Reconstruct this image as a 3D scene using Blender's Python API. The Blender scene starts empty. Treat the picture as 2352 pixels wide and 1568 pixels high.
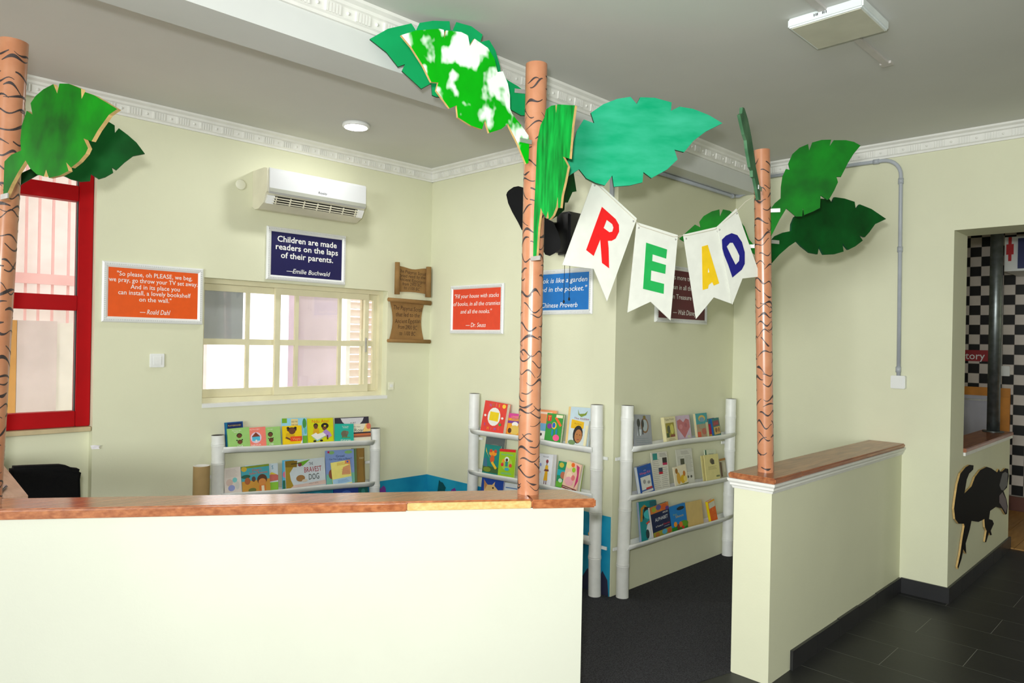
import bpy, bmesh, math, random
from mathutils import Vector, Matrix
random.seed(7)
S = bpy.context.scene
COL = S.collection
R2 = math.sqrt(2)

# ------------------------------------------------------------------ camera
FPX, PITCH, ROLL, EYE = 1647.6, math.radians(-.069), math.radians(1.1255), Vector((0, 0, 1.6))
cd = bpy.data.cameras.new('camera'); cam = bpy.data.objects.new('camera', cd); COL.objects.link(cam)
cd.sensor_fit = 'HORIZONTAL'; cd.sensor_width = 36; cd.lens = 36 * FPX / 2352; cd.clip_start = .02
_right = Vector((1, -1, 0)) / R2
_fwd = Vector((math.cos(PITCH) / R2, math.cos(PITCH) / R2, math.sin(PITCH)))
_up = _right.cross(_fwd)
_r = _right * math.cos(ROLL) + _up * math.sin(ROLL)     # roll so that the horizon falls to the right
_u = _up * math.cos(ROLL) - _right * math.sin(ROLL)
_r, _u = (_right * math.cos(ROLL) + _up * math.sin(ROLL)), (_up * math.cos(ROLL) - _right * math.sin(ROLL))
cam.matrix_world = Matrix(((_r.x, _u.x, -_fwd.x, EYE.x), (_r.y, _u.y, -_fwd.y, EYE.y), (_r.z, _u.z, -_fwd.z, EYE.z), (0, 0, 0, 1)))
S.camera = cam

# ------------------------------------------------------------------ world, lights, exposure
w = bpy.data.worlds.new('overcast'); S.world = w; w.use_nodes = True
w.node_tree.nodes['Background'].inputs[0].default_value = (1.0, .985, .97, 1)
w.node_tree.nodes['Background'].inputs[1].default_value = 3.0
S.view_settings.view_transform = 'Standard'; S.view_settings.look = 'None'
S.view_settings.exposure = 0.0; S.view_settings.gamma = 1; S.view_settings.use_curve_mapping = False

def area(name, loc, target, sx, sy, power, col=(1, 1, 1), spread=180):
    l = bpy.data.lights.new(name, 'AREA'); l.shape = 'RECTANGLE'; l.size = sx; l.size_y = sy; l.energy = power; l.color = col
    l.spread = math.radians(spread)
    o = bpy.data.objects.new(name, l); COL.objects.link(o); o.location = loc
    o.rotation_euler = (Vector(target) - Vector(loc)).to_track_quat('-Z', 'Y').to_euler()
    return o
area('camera_flash', (-.06, .06, 1.78), (2.0, 2.1, 1.62), .12, .08, 42, (1, 1, 1), 130)
area('left_daylight_fill', (-5.9, -.4, 1.85), (2.6, 2.6, 1.6), 4.2, 2.1, 400, (.97, 1, 1), 150)  # unseen soft fill added from the left as daylight; no entrance is built

# ------------------------------------------------------------------ helpers
def lin(c):
    return tuple((x / 255 / 12.92) if x / 255 <= .04045 else ((x / 255 + .055) / 1.055) ** 2.4 for x in c[:3]) + (1,)

def ray(px, py):
    a, b = px - 1176, py - 784
    c, s = math.cos(ROLL), math.sin(ROLL)
    x, y = (a * c + b * s) / FPX, (-a * s + b * c) / FPX
    yy, z = math.cos(PITCH) + y * math.sin(PITCH), math.sin(PITCH) - y * math.cos(PITCH)
    return Vector(((x + yy) / R2, (yy - x) / R2, z))

def P(px, py, X=None, Y=None, Z=None):
    d = ray(px, py)
    t = X / d.x if X is not None else Y / d.y if Y is not None else (Z - 1.6) / d.z
    return EYE + d * t

def Pp(px, py, p0, n):
    d = ray(px, py)
    return EYE + d * ((p0 - EYE).dot(n) / d.dot(n))

_m = {}
def M(name, col, rough=.6, var=.06, scale=6, bump=0, bscale=60, metal=0, spec=.5, coat=0, col2=None, stretch=None, rotz=0, lo=.35, hi=.65):
    if name in _m: return _m[name]
    m = bpy.data.materials.new(name); m.use_nodes = True; nt = m.node_tree; N = nt.nodes; L = nt.links
    b = N['Principled BSDF']
    b.inputs['Roughness'].default_value = rough; b.inputs['Metallic'].default_value = metal
    b.inputs['Specular IOR Level'].default_value = spec; b.inputs['Coat Weight'].default_value = coat
    b.inputs['Coat Roughness'].default_value = .15
    tc = N.new('ShaderNodeTexCoord'); mp = N.new('ShaderNodeMapping'); L.new(tc.outputs['Object'], mp.inputs[0])
    mp.inputs['Rotation'].default_value = (0, 0, rotz)
    if stretch: mp.inputs['Scale'].default_value = stretch
    nz = N.new('ShaderNodeTexNoise'); nz.inputs['Scale'].default_value = scale; nz.inputs['Detail'].default_value = 4
    L.new(mp.outputs[0], nz.inputs['Vector'])
    cr = N.new('ShaderNodeValToRGB'); L.new(nz.outputs['Fac'], cr.inputs[0])
    c = lin(col); c2 = lin(col2) if col2 else tuple(min(1, x * (1 + var)) for x in c[:3]) + (1,)
    c1 = c if col2 else tuple(x * (1 - var) for x in c[:3]) + (1,)
    cr.color_ramp.elements[0].position = lo; cr.color_ramp.elements[1].position = hi
    cr.color_ramp.elements[0].color = c1; cr.color_ramp.elements[1].color = c2
    L.new(cr.outputs[0], b.inputs['Base Color'])
    if bump:
        bn = N.new('ShaderNodeTexNoise'); bn.inputs['Scale'].default_value = bscale; bn.inputs['Detail'].default_value = 3
        L.new(mp.outputs[0], bn.inputs['Vector'])
        bp = N.new('ShaderNodeBump'); bp.inputs['Strength'].default_value = bump; bp.inputs['Distance'].default_value = .01
        L.new(bn.outputs['Fac'], bp.inputs['Height']); L.new(bp.outputs[0], b.inputs['Normal'])
    _m[name] = m
    return m

def C(c):
    "plain printed colour"
    return M('print_%d_%d_%d' % tuple(c), c, .5, .03, 25)

def emit(name, col, strength):
    if name in _m: return _m[name]
    m = bpy.data.materials.new(name); m.use_nodes = True; b = m.node_tree.nodes['Principled BSDF']
    b.inputs['Base Color'].default_value = lin(col); b.inputs['Emission Color'].default_value = lin(col); b.inputs['Emission Strength'].default_value = strength
    _m[name] = m; return m

def glass(name, tint=(1, 1, 1), gloss=.06):
    if name in _m: return _m[name]
    m = bpy.data.materials.new(name); m.use_nodes = True; nt = m.node_tree; nt.nodes.clear()
    o = nt.nodes.new('ShaderNodeOutputMaterial'); t = nt.nodes.new('ShaderNodeBsdfTransparent'); g = nt.nodes.new('ShaderNodeBsdfGlossy')
    t.inputs[0].default_value = tint + (1,); g.inputs['Roughness'].default_value = .03
    mx = nt.nodes.new('ShaderNodeMixShader'); mx.inputs[0].default_value = gloss
    nt.links.new(t.outputs[0], mx.inputs[1]); nt.links.new(g.outputs[0], mx.inputs[2]); nt.links.new(mx.outputs[0], o.inputs[0])
    _m[name] = m; return m

ORG = {}
def tag(o, label=None, cat=None, group=None, kind=None):
    if label: o['label'] = label
    if cat: o['category'] = cat
    if group: o['group'] = group
    if kind: o['kind'] = kind
    return o

def thing(name, loc, label, cat, group=None, kind=None):
    o = bpy.data.objects.new(name, None); COL.objects.link(o); o.location = loc; o.empty_display_size = .1
    ORG[o] = Vector(loc)
    return tag(o, label, cat, group, kind)

class MB:
    def __init__(s): s.v = []; s.f = []; s.mi = []; s.sm = []
    def add(s, vs, fs, mi=0, smooth=False):
        k = len(s.v); s.v += [Vector(v) for v in vs]
        for f in fs: s.f.append([i + k for i in f]); s.mi.append(mi); s.sm.append(smooth)
        return s
    def box(s, lo, hi, mi=0):
        (a, b, c), (d, e, f) = lo, hi
        return s.add([(a, b, c), (d, b, c), (d, e, c), (a, e, c), (a, b, f), (d, b, f), (d, e, f), (a, e, f)],
                     [(0, 3, 2, 1), (4, 5, 6, 7), (0, 1, 5, 4), (1, 2, 6, 5), (2, 3, 7, 6), (3, 0, 4, 7)], mi)
    def obox(s, c, ax, ay, az, hx, hy, hz, mi=0):
        c = Vector(c); v = []
        for z in (-1, 1):
            for x, y in ((-1, -1), (1, -1), (1, 1), (-1, 1)): v.append(c + ax * (x * hx) + ay * (y * hy) + az * (z * hz))
        return s.add(v, [(0, 3, 2, 1), (4, 5, 6, 7), (0, 1, 5, 4), (1, 2, 6, 5), (2, 3, 7, 6), (3, 0, 4, 7)], mi)
    def prism(s, pts, d, mi=0, ms=None, smooth=False):
        "polygon pts extruded by vector d; side faces get material ms"
        n = len(pts); d = Vector(d); pts = [Vector(p) for p in pts]
        s.add(pts + [p + d for p in pts], [list(range(n))[::-1], list(range(n, 2 * n))], mi)
        k = len(s.v) - 2 * n
        for i in range(n):
            j = (i + 1) % n
            s.f.append([k + i, k + j, k + n + j, k + n + i]); s.mi.append(mi if ms is None else ms); s.sm.append(smooth)
        return s
    def tube(s, path, rad, seg=12, mi=0, cap=True, smooth=True):
        path = [Vector(p) for p in path]; rr = rad if isinstance(rad, (list, tuple)) else [rad] * len(path)
        rings = []; t0 = (path[1] - path[0]).normalized()
        ref = Vector((0, 0, 1)) if abs(t0.z) < .9 else Vector((1, 0, 0))
        u = t0.cross(ref).normalized()
        for i, p in enumerate(path):
            t = (path[min(i + 1, len(path) - 1)] - path[max(i - 1, 0)]).normalized()
            u = (u - t * u.dot(t)).normalized(); v = t.cross(u)
            rings.append([p + (u * math.cos(a) + v * math.sin(a)) * rr[i] for a in [2 * math.pi * k / seg for k in range(seg)]])
        k0 = len(s.v)
        for r in rings: s.v += r
        for i in range(len(rings) - 1):
            for k in range(seg):
                a = k0 + i * seg + k; b = k0 + i * seg + (k + 1) % seg
                s.f.append([a, b, b + seg, a + seg]); s.mi.append(mi); s.sm.append(smooth)
        if cap:
            s.f.append([k0 + k for k in range(seg)][::-1]); s.mi.append(mi); s.sm.append(False)
            e = k0 + (len(rings) - 1) * seg
            s.f.append([e + k for k in range(seg)]); s.mi.append(mi); s.sm.append(False)
        return s
    def lathe(s, prof, c, axis=Vector((0, 0, 1)), seg=24, mi=0, smooth=True):
        "prof: list of (radius, height along axis)"
        axis = Vector(axis).normalized(); u = axis.orthogonal().normalized(); v = axis.cross(u); c = Vector(c); k0 = len(s.v)
        for r, h in prof:
            for k in range(seg):
                a = 2 * math.pi * k / seg; s.v.append(c + axis * h + (u * math.cos(a) + v * math.sin(a)) * max(r, 1e-4))
        for i in range(len(prof) - 1):
            for k in range(seg):
                a = k0 + i * seg + k; b = k0 + i * seg + (k + 1) % seg
                s.f.append([a, b, b + seg, a + seg]); s.mi.append(mi); s.sm.append(smooth)
        return s
    def build(s, name, mats, parent=None, label=None, cat=None, group=None, kind=None, bevel=0, origin=None):
        if not isinstance(mats, (list, tuple)): mats = [mats]
        lo = Vector((min(v.x for v in s.v), min(v.y for v in s.v), min(v.z for v in s.v)))
        hi = Vector((max(v.x for v in s.v), max(v.y for v in s.v), max(v.z for v in s.v)))
        org = Vector(origin) if origin is not None else Vector(((lo.x + hi.x) / 2, (lo.y + hi.y) / 2, lo.z))
        me = bpy.data.meshes.new(name); me.from_pydata([v - org for v in s.v], [], s.f)
        for m in mats: me.materials.append(m)
        me.polygons.foreach_set('material_index', s.mi); me.polygons.foreach_set('use_smooth', s.sm)
        bm = bmesh.new(); bm.from_mesh(me); bmesh.ops.recalc_face_normals(bm, faces=bm.faces)
        if bevel:
            es = [e for e in bm.edges if len(e.link_faces) == 2 and e.calc_face_angle(0) > .6]
            bmesh.ops.bevel(bm, geom=es, offset=bevel, segments=2, affect='EDGES', clamp_overlap=True)
        bm.to_mesh(me); bm.free(); me.update()
        o = bpy.data.objects.new(name, me); COL.objects.link(o)
        ORG[o] = org
        if parent is not None: o.parent = parent; o.location = org - ORG[parent]
        else: o.location = org
        return tag(o, label, cat, group, kind)

_tx = {}
def text2d(txt, shear=0, bold=0):
    "flat text outline of height 1 (capital letters), starting at x=0: (verts, faces, width)"
    k = (txt, shear, bold)
    if k in _tx: return _tx[k]
    cu = bpy.data.curves.new('t', 'FONT'); cu.body = txt; cu.size = 1.4; cu.resolution_u = 2; cu.shear = shear; cu.offset = bold
    o = bpy.data.objects.new('t', cu); COL.objects.link(o)
    dg = bpy.context.evaluated_depsgraph_get(); me = o.evaluated_get(dg).to_mesh()
    vs = [(v.co.x, v.co.y) for v in me.vertices]; fs = [list(p.vertices) for p in me.polygons]
    o.evaluated_get(dg).to_mesh_clear(); bpy.data.objects.remove(o); bpy.data.curves.remove(cu)
    if not vs: vs = [(0, 0)]
    x0 = min(v[0] for v in vs); x1 = max(v[0] for v in vs)
    vs = [(x - x0, y) for x, y in vs]
    _tx[k] = (vs, fs, x1 - x0); return _tx[k]

def put_text(mb, txt, org, h, u, cx, cy, height, mi=0, maxw=None, shear=0, bold=0, align='c', rot=0):
    "text centred at (cx,cy) in the plane org + h*x + u*y"
    vs, fs, wd = text2d(txt, shear, bold)
    sx = sy = height
    if maxw: sx = maxw / wd if (maxw / wd) < height * 1.6 else height * 1.2
    x0 = cx - wd * sx / 2 if align == 'c' else cx
    cr, sr = math.cos(rot), math.sin(rot)
    out = []
    for x, y in vs:
        X, Y = x0 + x * sx - cx, (y - .5) * sy
        out.append(org + h * (cx + X * cr - Y * sr) + u * (cy + X * sr + Y * cr))
    mb.add(out, fs, mi)

ZUP = Vector((0, 0, 1))
WALL = {  # plane offset, direction to the right as seen, normal into the room
    'A': ('Y', 4.595, Vector((1, 0, 0)), Vector((0, -1, 0))),
    'B': ('X', 3.647, Vector((0, -1, 0)), Vector((-1, 0, 0))),
    'C': ('Y', 2.728, Vector((1, 0, 0)), Vector((0, -1, 0))),
    'D': ('X', 5.16, Vector((0, -1, 0)), Vector((-1, 0, 0)))}
def onwall(k, px, py, off=0):
    ax, c, h, n = WALL[k]
    return P(px, py, **{ax: c - off})

# ------------------------------------------------------------------ materials
paint = M('wall_paint_cream', (222, 223, 194), .62, .03, 1.6, .05, 90)
paintF = M('half_wall_paint', (215, 217, 202), .55, .025, 1.4, .05, 80)
paintC = M('ceiling_paint', (214, 215, 210), .8, .03, 1.2, .03, 70)
plaster = M('plaster_moulding_white', (232, 232, 226), .6, .03, 12)
beamp = M('beam_paint_white', (216, 219, 216), .6, .02, 3)
FANG = math.atan2(-1.282, 1.822)
woodcap = M('varnished_wood_cap', (150, 84, 48), .22, 0, 5, .05, 60, coat=.5, col2=(188, 118, 74), stretch=(1, 12, 12), rotz=-FANG)
woodcap2 = M('varnished_wood_cap_straight', (140, 78, 46), .35, 0, 5, .05, 60, coat=.25, col2=(176, 112, 70), stretch=(1, 12, 12))
woodpale = M('raw_pale_wood', (206, 166, 96), .5, 0, 6, .1, 50, col2=(226, 194, 126), stretch=(1, 14, 14), rotz=-FANG)
laminate = M('desk_laminate_wood', (196, 160, 134), .3, 0, 5, 0, 60, col2=(214, 180, 156), stretch=(12, 1, 12))
carpet = M('charcoal_carpet', (44, 44, 47), .95, 0, 160, .5, 300, spec=.15, col2=(72, 72, 76))
tile_m = M('dark_slate_tile', (38, 39, 39), .42, .14, 3, .04, 40, spec=.35)
grout = M('tile_grout', (138, 138, 130), .9)
basetile = M('dark_skirting_tile', (38, 38, 40), .35, .12, 5)
bamboo = M('white_painted_bamboo', (232, 234, 230), .42, .04, 14, .08, 40)
white_pl = M('white_plastic', (236, 238, 236), .35, .02, 8)
grey_pvc = M('grey_pvc_conduit', (176, 182, 190), .4, .06, 10)
red_fr = M('red_window_frame', (172, 0, 10), .5, .06, 8, spec=.2)
alu = M('cream_aluminium', (226, 220, 186), .4, .04, 8)
steel = M('galvanised_steel', (120, 126, 126), .38, .2, 18, metal=.85)
zinc = M('zinc_bracket', (190, 190, 186), .4, .1, 20, metal=.6)
black_pl = M('black_plastic', (14, 14, 15), .32, .1, 8)
black_fab = M('black_fabric', (9, 9, 10), .9, .1, 60, .2, 200, spec=.2)
ply = M('plywood_edge', (206, 172, 110), .7, .12, 40)
glass_m = glass('window_glass')
paper_br = M('brown_kraft_paper', (148, 112, 64), .85, .1, 14, .15, 40)

# ------------------------------------------------------------------ room shell
ZC, ZCOR = 2.965, 2.868
def st(name, mb, mat, label, cat, parent=None, bevel=0, **k):
    return mb.build(name, mat, parent, label, cat, kind='structure', bevel=bevel, **k)

fl = st('floor', MB().box((-6.2, -3.3, -.12), (10, 5.0, -.0004)), grout, 'dark grey tiled floor of the hall', 'floor')
tl = None
for i in range(-3, 13):
    for j in range(-3, 4):
        x0, y0 = 3.595 + .3 * i, .93 + .6 * (j) - (.3 if i % 2 else 0)
        x1, y1 = x0 + .297, min(y0 + .597, 1.236 if x0 > 5.1 else 1.513 if x0 > 3.2 else 9)
        if y1 - y0 < .05: continue
        full = abs(y1 - y0 - .597) < 1e-4
        if full and tl:
            t = tl.copy(); COL.objects.link(t); t.location = Vector(((x0 + x1) / 2, (y0 + y1) / 2, -.012)) - ORG[fl]
        else:
            t = MB().box((x0, y0, -.012), (x1, y1, 0)).build('tile', tile_m, fl)
            if full: tl = t
# carpet of the reading corner, bounded by the diagonal half wall and the pillar
cp = [(2.37, 1.925), (3.262, 1.70), (5.16, 1.70), (5.16, 2.728), (3.647, 2.728), (3.647, 4.595), (.2, 4.595), (.2, 3.45)]
st('floor_carpet', MB().prism([(x, y, -.012) for x, y in cp], (0, 0, .014)), carpet, 'charcoal carpet inside the reading corner', 'carpet')
st('ceiling', MB().box((-6.2, -3.3, ZC), (10, 5.0, ZC + .15)), paintC, 'off white plaster ceiling over the hall and reading corner', 'ceiling')

# wall A with the sliding window opening and, left of it, the shallow bay of the red window
XW0, XW1, ZW0, ZW1 = 1.829, 3.232, 1.155, 1.963
XB = 1.212
wa = MB()
wa.box((XB, 4.595, -.1), (XW0, 4.80, ZC)).box((XW1, 4.595, -.1), (3.85, 4.80, ZC)).box((XW0, 4.595, -.1), (XW1, 4.80, ZW0)).box((XW0, 4.595, ZW1), (XW1, 4.80, ZC))
st('wall_back', wa, paint, 'cream painted wall carrying the air conditioner and sliding window', 'wall')
wb = MB()
wb.box((-6.2, 4.66, -.1), (XB, 4.80, 1.04)).box((-6.2, 4.66, 2.72), (XB, 4.80, ZC)).box((-6.2, 4.66, 1.04), (-.9, 4.80, 2.72))
st('wall_bay', wb, paint, 'recessed cream wall below the red framed window', 'wall')
st('wall_side', MB().box((3.647, 2.90, -.1), (3.85, 4.60, ZC)), paint, 'cream wall holding the red and blue quote signs', 'wall')
st('wall_recess', MB().box((3.647, 2.728, -.1), (5.48, 2.90, ZC)), paint, 'cream wall behind the narrow bookrack by the pillar', 'wall')
st('wall_right', MB().box((5.16, 1.236, -.1), (5.48, 2.74, ZC)).box((5.16, -.9, 2.35), (5.48, 1.236, ZC)).box((5.16, -3.3, -.1), (5.48, -.9, ZC)),
   paint, 'pale cream wall with conduit and passage opening', 'wall')
st('wall_left', MB().box((-6.35, -3.3, -.1), (-6.2, 5.0, ZC)), paint, 'plain cream wall at the far left end of the hall', 'wall')
st('wall_front', MB().box((-6.2, -3.45, -.1), (10, -3.3, ZC)), paint, 'plain cream wall behind the photographer', 'wall')
st('wall_lobby_side', MB().box((5.48, 2.9, -.1), (9.2, 3.05, ZC)), paint, 'cream side wall of the dim lobby', 'wall')
# ceiling beam across the reading corner
st('ceiling_beam', MB().box((-6.2, 2.56, 2.75), (5.16, 2.79, ZC)), beamp, 'white ceiling beam crossing above the reading corner', 'beam')

# cornices
def cornice(name, p0, p1, n, label, orn0, orn1):
    "plaster cornice from p0 to p1 along a wall, n = into the room"
    p0, p1, n = Vector(p0), Vector(p1), Vector(n)
    prof = [(0, 0), (.012, 0), (.014, .012), (.022, .018), (.026, .058), (.036, .064), (.040, .076), (.056, .086), (.060, .097), (0, .097)]
    mb = MB(); d = (p1 - p0)
    mb.prism([p0 + n * a + ZUP * (ZCOR + b) for a, b in prof], d)
    o = st(name, mb, plaster, label, 'cornice')
    ob = MB(); L = d.length; d = d.normalized(); x = orn0
    up = (ZUP * .040 + n * .004).normalized(); out = up.cross(d).normalized()
    if out.dot(n) < 0: out = -out
    while x + .09 < min(L, orn1):
        for k in range(5):
            c = p0 + d * (x + k * .0145) + n * .0255 + ZUP * (ZCOR + .038)
            ob.obox(c, d, up, out, .0045, .019, .005)
        c = p0 + d * (x + .098) + n * .0255 + ZUP * (ZCOR + .038)
        ob.lathe([(.007, -.004), (.007, .003), (.003, .005), (.0, .0055)], c, out, 8)
        x += .138
    ob.build('ornament', plaster, o, kind='stuff')
cornice('trim_1', (-.9, 4.595, 0), (3.647, 4.595, 0), (0, -1, 0), 'plaster cornice along the air conditioner wall', 1.3, 9)
cornice('trim_2', (3.647, 4.595, 0), (3.647, 2.79, 0), (-1, 0, 0), 'plaster cornice above the red and blue quote signs', .1, 9)
cornice('trim_3', (.2, 2.56, 0), (5.16, 2.56, 0), (0, -1, 0), 'plaster cornice along the front of the ceiling beam', .3, 9)
cornice('trim_4', (5.16, 2.56, 0), (5.16, -2.0, 0), (-1, 0, 0), 'plaster cornice along the wall with the passage opening', .1, 3.2)

# ------------------------------------------------------------------ half walls and their caps
fd = Vector((1.822, -1.282, 0)).normalized(); fn = Vector((fd.y, -fd.x, 0)) * -1   # fn points behind the wall
if fn.y < 0: fn = -fn
F0, F1 = Vector((.25, 3.4086, 0)), Vector((2.367, 1.919, 0))
def fquad(front, back, endx):
    "plan quad of a strip parallel to the diagonal wall, right end cut parallel to the room"
    a = F0 + fn * front; b = F1 + fn * front + fd * endx; c = F1 + fn * back; e = (b.x + .05 - c.x) / fd.x if fd.x else 0
    c = c + fd * e; d = F0 + fn * back
    return [a, b, c, d]
q = fquad(0, .16, 0)
mbf = MB().prism([Vector((p.x, p.y, -.02)) for p in q], (0, 0, .924))
st('wall_low_diagonal', mbf, paintF, 'white painted diagonal half wall in the foreground', 'half wall')
capF = thing('trim_5', tuple((F0 + F1) / 2 + Vector((0, 0, .905))), 'brown varnished wooden cap on the foreground half wall', 'wall cap', kind='structure')
q = fquad(-.022, .182, .05)
cutx = P(1222, 1150, Z=.94)
tcut = (cutx - F0).dot(fd)
strip = P(935, 1160, Z=.93); tst = (strip - F0).dot(fd)
a, b, c, d = q
def fpt(t, off, z): p = F0 + fd * t + fn * off; return Vector((p.x, p.y, z))
MB().prism([fpt(0, -.006, .905), fpt(tcut, -.006, .905), fpt(tcut, .182, .905), fpt(0, .182, .905)], (0, 0, .037)).build('plank', woodcap, capF, bevel=.004)
MB().prism([fpt(tcut + .001, -.022, .905), Vector((b.x, b.y, .905)), Vector((c.x, c.y, .905)), fpt(tcut + .001, .182, .905)], (0, 0, .037)).build('plank', woodcap, capF, bevel=.006)
MB().prism([fpt(0, -.022, .905), fpt(tst, -.022, .905), fpt(tst, -.0065, .905), fpt(0, -.0065, .905)], (0, 0, .035)).build('edge_strip', woodcap, capF, bevel=.004)
MB().prism([fpt(tst + .001, -.02, .907), fpt(tcut, -.02, .907), fpt(tcut, -.0065, .907), fpt(tst + .001, -.0065, .907)], (0, 0, .030)).build('edge_strip', woodpale, capF, 'strip of raw pale wood', bevel=.003)

st('wall_low_right', MB().box((3.263, 1.513, -.02), (5.17, 1.704, .905)), paint, 'cream half wall with a pillar end beside the carpet', 'half wall')
mp_ = MB()
prof = [(0, 0), (.006, 0), (.010, .012), (.016, .016), (.016, .026), (.024, .036), (.026, .048), (0, .048)]
loops = [[(5.16, 1.513 - a, .903 + b), (3.263 - a, 1.513 - a, .903 + b), (3.263 - a, 1.704 + a, .903 + b), (5.16, 1.704 + a, .903 + b)] for a, b in prof]
for l0, l1 in zip(loops, loops[1:] + loops[:1]):      # mitred round the pillar end
    for k in range(3): mp_.add([l0[k], l0[k + 1], l1[k + 1], l1[k]], [(0, 1, 2, 3)])
capR = thing('trim_6', (4.2, 1.61, .903), 'brown wooden cap with white moulding on the right half wall', 'wall cap', kind='structure')
mp_.build('moulding', plaster, capR)
MB().box((3.245, 1.49, .951), (3.56, 1.73, .978)).build('plank', woodcap2, capR, bevel=.006)
MB().box((3.561, 1.493, .951), (5.158, 1.722, .976)).build('plank', woodcap2, capR, bevel=.006)
# dark skirting tiles
sk = thing('baseboard_right', (4.4, 1.50, 0), 'dark tile skirting along the right half wall and passage', 'skirting', kind='structure')
xs = [3.50, 3.80, 4.10, 4.40, 4.70, 5.0, 5.147]
for a, b in zip(xs, xs[1:]): MB().box((a, 1.498, 0), (b - .003, 1.5125, .098 + random.uniform(-.003, .003))).build('tile', basetile, sk)
MB().box((5.147, 1.222, 0), (5.1595, 1.5, .098)).build('tile', basetile, sk)
for k in range(6): MB().box((5.161 + .3 * k, 1.222, 0), (5.161 + .3 * k + .297, 1.2355, .098)).build('tile', basetile, sk)
# low wall of the passage
st('wall_low_passage', MB().box((5.48, 1.236, -.02), (6.92, 1.40, .90)), paint, 'low cream wall of the passage carrying the crocodile cutout', 'half wall')
tc_ = thing('trim_7', (6.2, 1.32, .90), 'dark brown wooden cap on the passage low wall', 'wall cap', kind='structure')
MB().box((5.482, 1.218, .918), (6.95, 1.43, .945)).build('plank', woodcap2, tc_, bevel=.004)
MB().box((5.482, 1.222, .896), (6.94, 1.2355, .918)).build('moulding', plaster, tc_)

# ------------------------------------------------------------------ dim lobby beyond the passage opening
XL = 8.6
ck = st('wall_lobby', MB().box((XL + .008, -1.5, -.1), (XL + .2, 2.9, ZC)), M('lobby_wall_base', (150, 140, 128), .7), 'lobby wall covered with black and white checker tiles', 'wall')
tb, tw = M('black_checker_tile', (12, 12, 13), .3), M('white_checker_tile', (206, 196, 186), .35)
tp = {}
TY, TZ = .0985, .0998
y00 = P(2226.6, 700, X=XL).y; z00 = P(2238, 567.7, X=XL).z   # a joint of the checker pattern
for i in range(-1, 9):
    for j in range(-28, 6):
        y1 = y00 - TY * i; z0 = z00 + TZ * (j - 1)
        if z0 + TZ > ZC or z0 < .15: continue
        k = (i + j) % 2
        loc = Vector((XL + .004, y1 - TY / 2, z0))
        if k in tp: t = tp[k].copy(); COL.objects.link(t); t.location = loc - ORG[ck]
        else:
            t = MB().box((XL, y1 - TY + .002, z0 + .002), (XL + .008, y1 - .002, z0 + TZ - .002)).build('tile', tw if k else tb, ck); tp[k] = t
            t.location = loc - ORG[ck]
MB().box((XL - .012, -1.4, 0), (XL, 2.2, .15)).build('baseboard_lobby', M('brown_skirting', (92, 46, 26), .5), None, 'brown wooden skirting under the checker tiles', 'skirting', kind='structure')
pk = st('floor_lobby', MB().box((6.95, -1.2, -.011), (8.59, 2.85, .006)), M('lobby_plank_base', (120, 84, 36), .6), 'golden brown wooden floor of the lobby', 'floor')
pm = M('golden_floor_plank', (188, 134, 62), .4, 0, 4, col2=(206, 156, 84), stretch=(1, 10, 10))
for k in range(27): MB().box((6.95, -1.2 + .15 * k, .006), (8.58, -1.2 + .15 * k + .147, .011)).build('plank', pm, pk)

b0 = P(2281, 995, Y=1.33)
pl = MB().tube([(b0.x, b0.y, .945), (b0.x, b0.y, ZC)], .045, 20)
pl.lathe([(.045, 0), (.075, 0), (.075, .008), (.046, .010)], (b0.x, b0.y, .945))
pl.build('steel_post', steel, None, 'galvanised round steel post standing on the passage low wall', 'post')

def lob(px, py, off=0): return P(px, py, X=XL - off)
# lettered red plate, whiteboard, wall trunking, light box
p0, p1 = lob(2204, 803, .01), lob(2270, 830, .01)
sg = thing('lobby_sign', (XL - .005, (p0.y + p1.y) / 2, p1.z), 'small red sign with white letters on the checker wall', 'sign')
MB().box((XL - .010, p1.y, p1.z), (XL - .001, p0.y + .25, p0.z)).build('plate', C((150, 14, 26)), sg)
tb_ = MB(); put_text(tb_, 'Laboratory', Vector((XL - .0112, p0.y + .22, (p0.z + p1.z) / 2)), Vector((0, -1, 0)), ZUP, .0, .0, .075, align='l', maxw=p0.y + .22 - p1.y - .03, bold=.01)
tb_.build('lettering', C((230, 226, 226)), sg)
p0, p1 = lob(2200, 886, .03), lob(2318, 1000, .03)
wbx = thing('whiteboard', (XL - .02, (p0.y + p1.y) / 2, .55), 'grey board in an orange wooden frame on the checker wall', 'board')
MB().box((XL - .022, p1.y + .09, .55), (XL - .006, p0.y + .3, p0.z - .08)).build('panel', M('board_grey', (186, 186, 198), .4), wbx)
of = M('orange_wood_frame', (206, 132, 34), .5, .1, 8)
MB().box((XL - .035, p1.y, p0.z - .085), (XL - .004, p0.y + .35, p0.z)).box((XL - .035, p1.y, .5), (XL - .004, p1.y + .1, p0.z - .086)).box((XL - .035, p1.y, .5), (XL - .004, p0.y + .35, .56)).build('frame', of, wbx)
MB().box((XL - .05, p1.y + .1, p0.z - .14), (XL - .023, p0.y + .3, p0.z - .12)).build('rail', zinc, wbx)
a = lob(2300, 655); b = lob(2300, 840)
cb = thing('cable_trunking', (XL - .01, a.y, b.z - .06), 'white cable trunking with a socket box on the checker wall', 'trunking')
MB().box((XL - .022, a.y - .018, b.z), (XL - .001, a.y + .018, a.z)).build('channel', white_pl, cb)
MB().box((XL - .04, a.y - .09, b.z - .1), (XL - .001, a.y + .03, b.z + .0)).build('socket_box', white_pl, cb, bevel=.004)
lx = 7.9
a = P(2308, 545, X=lx); b = P(2332, 622, X=lx)
bxs = thing('light_box_sign', (lx + .2, a.y - .4, b.z), 'white box sign with a red cross and blue front high in the lobby', 'sign')
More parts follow.
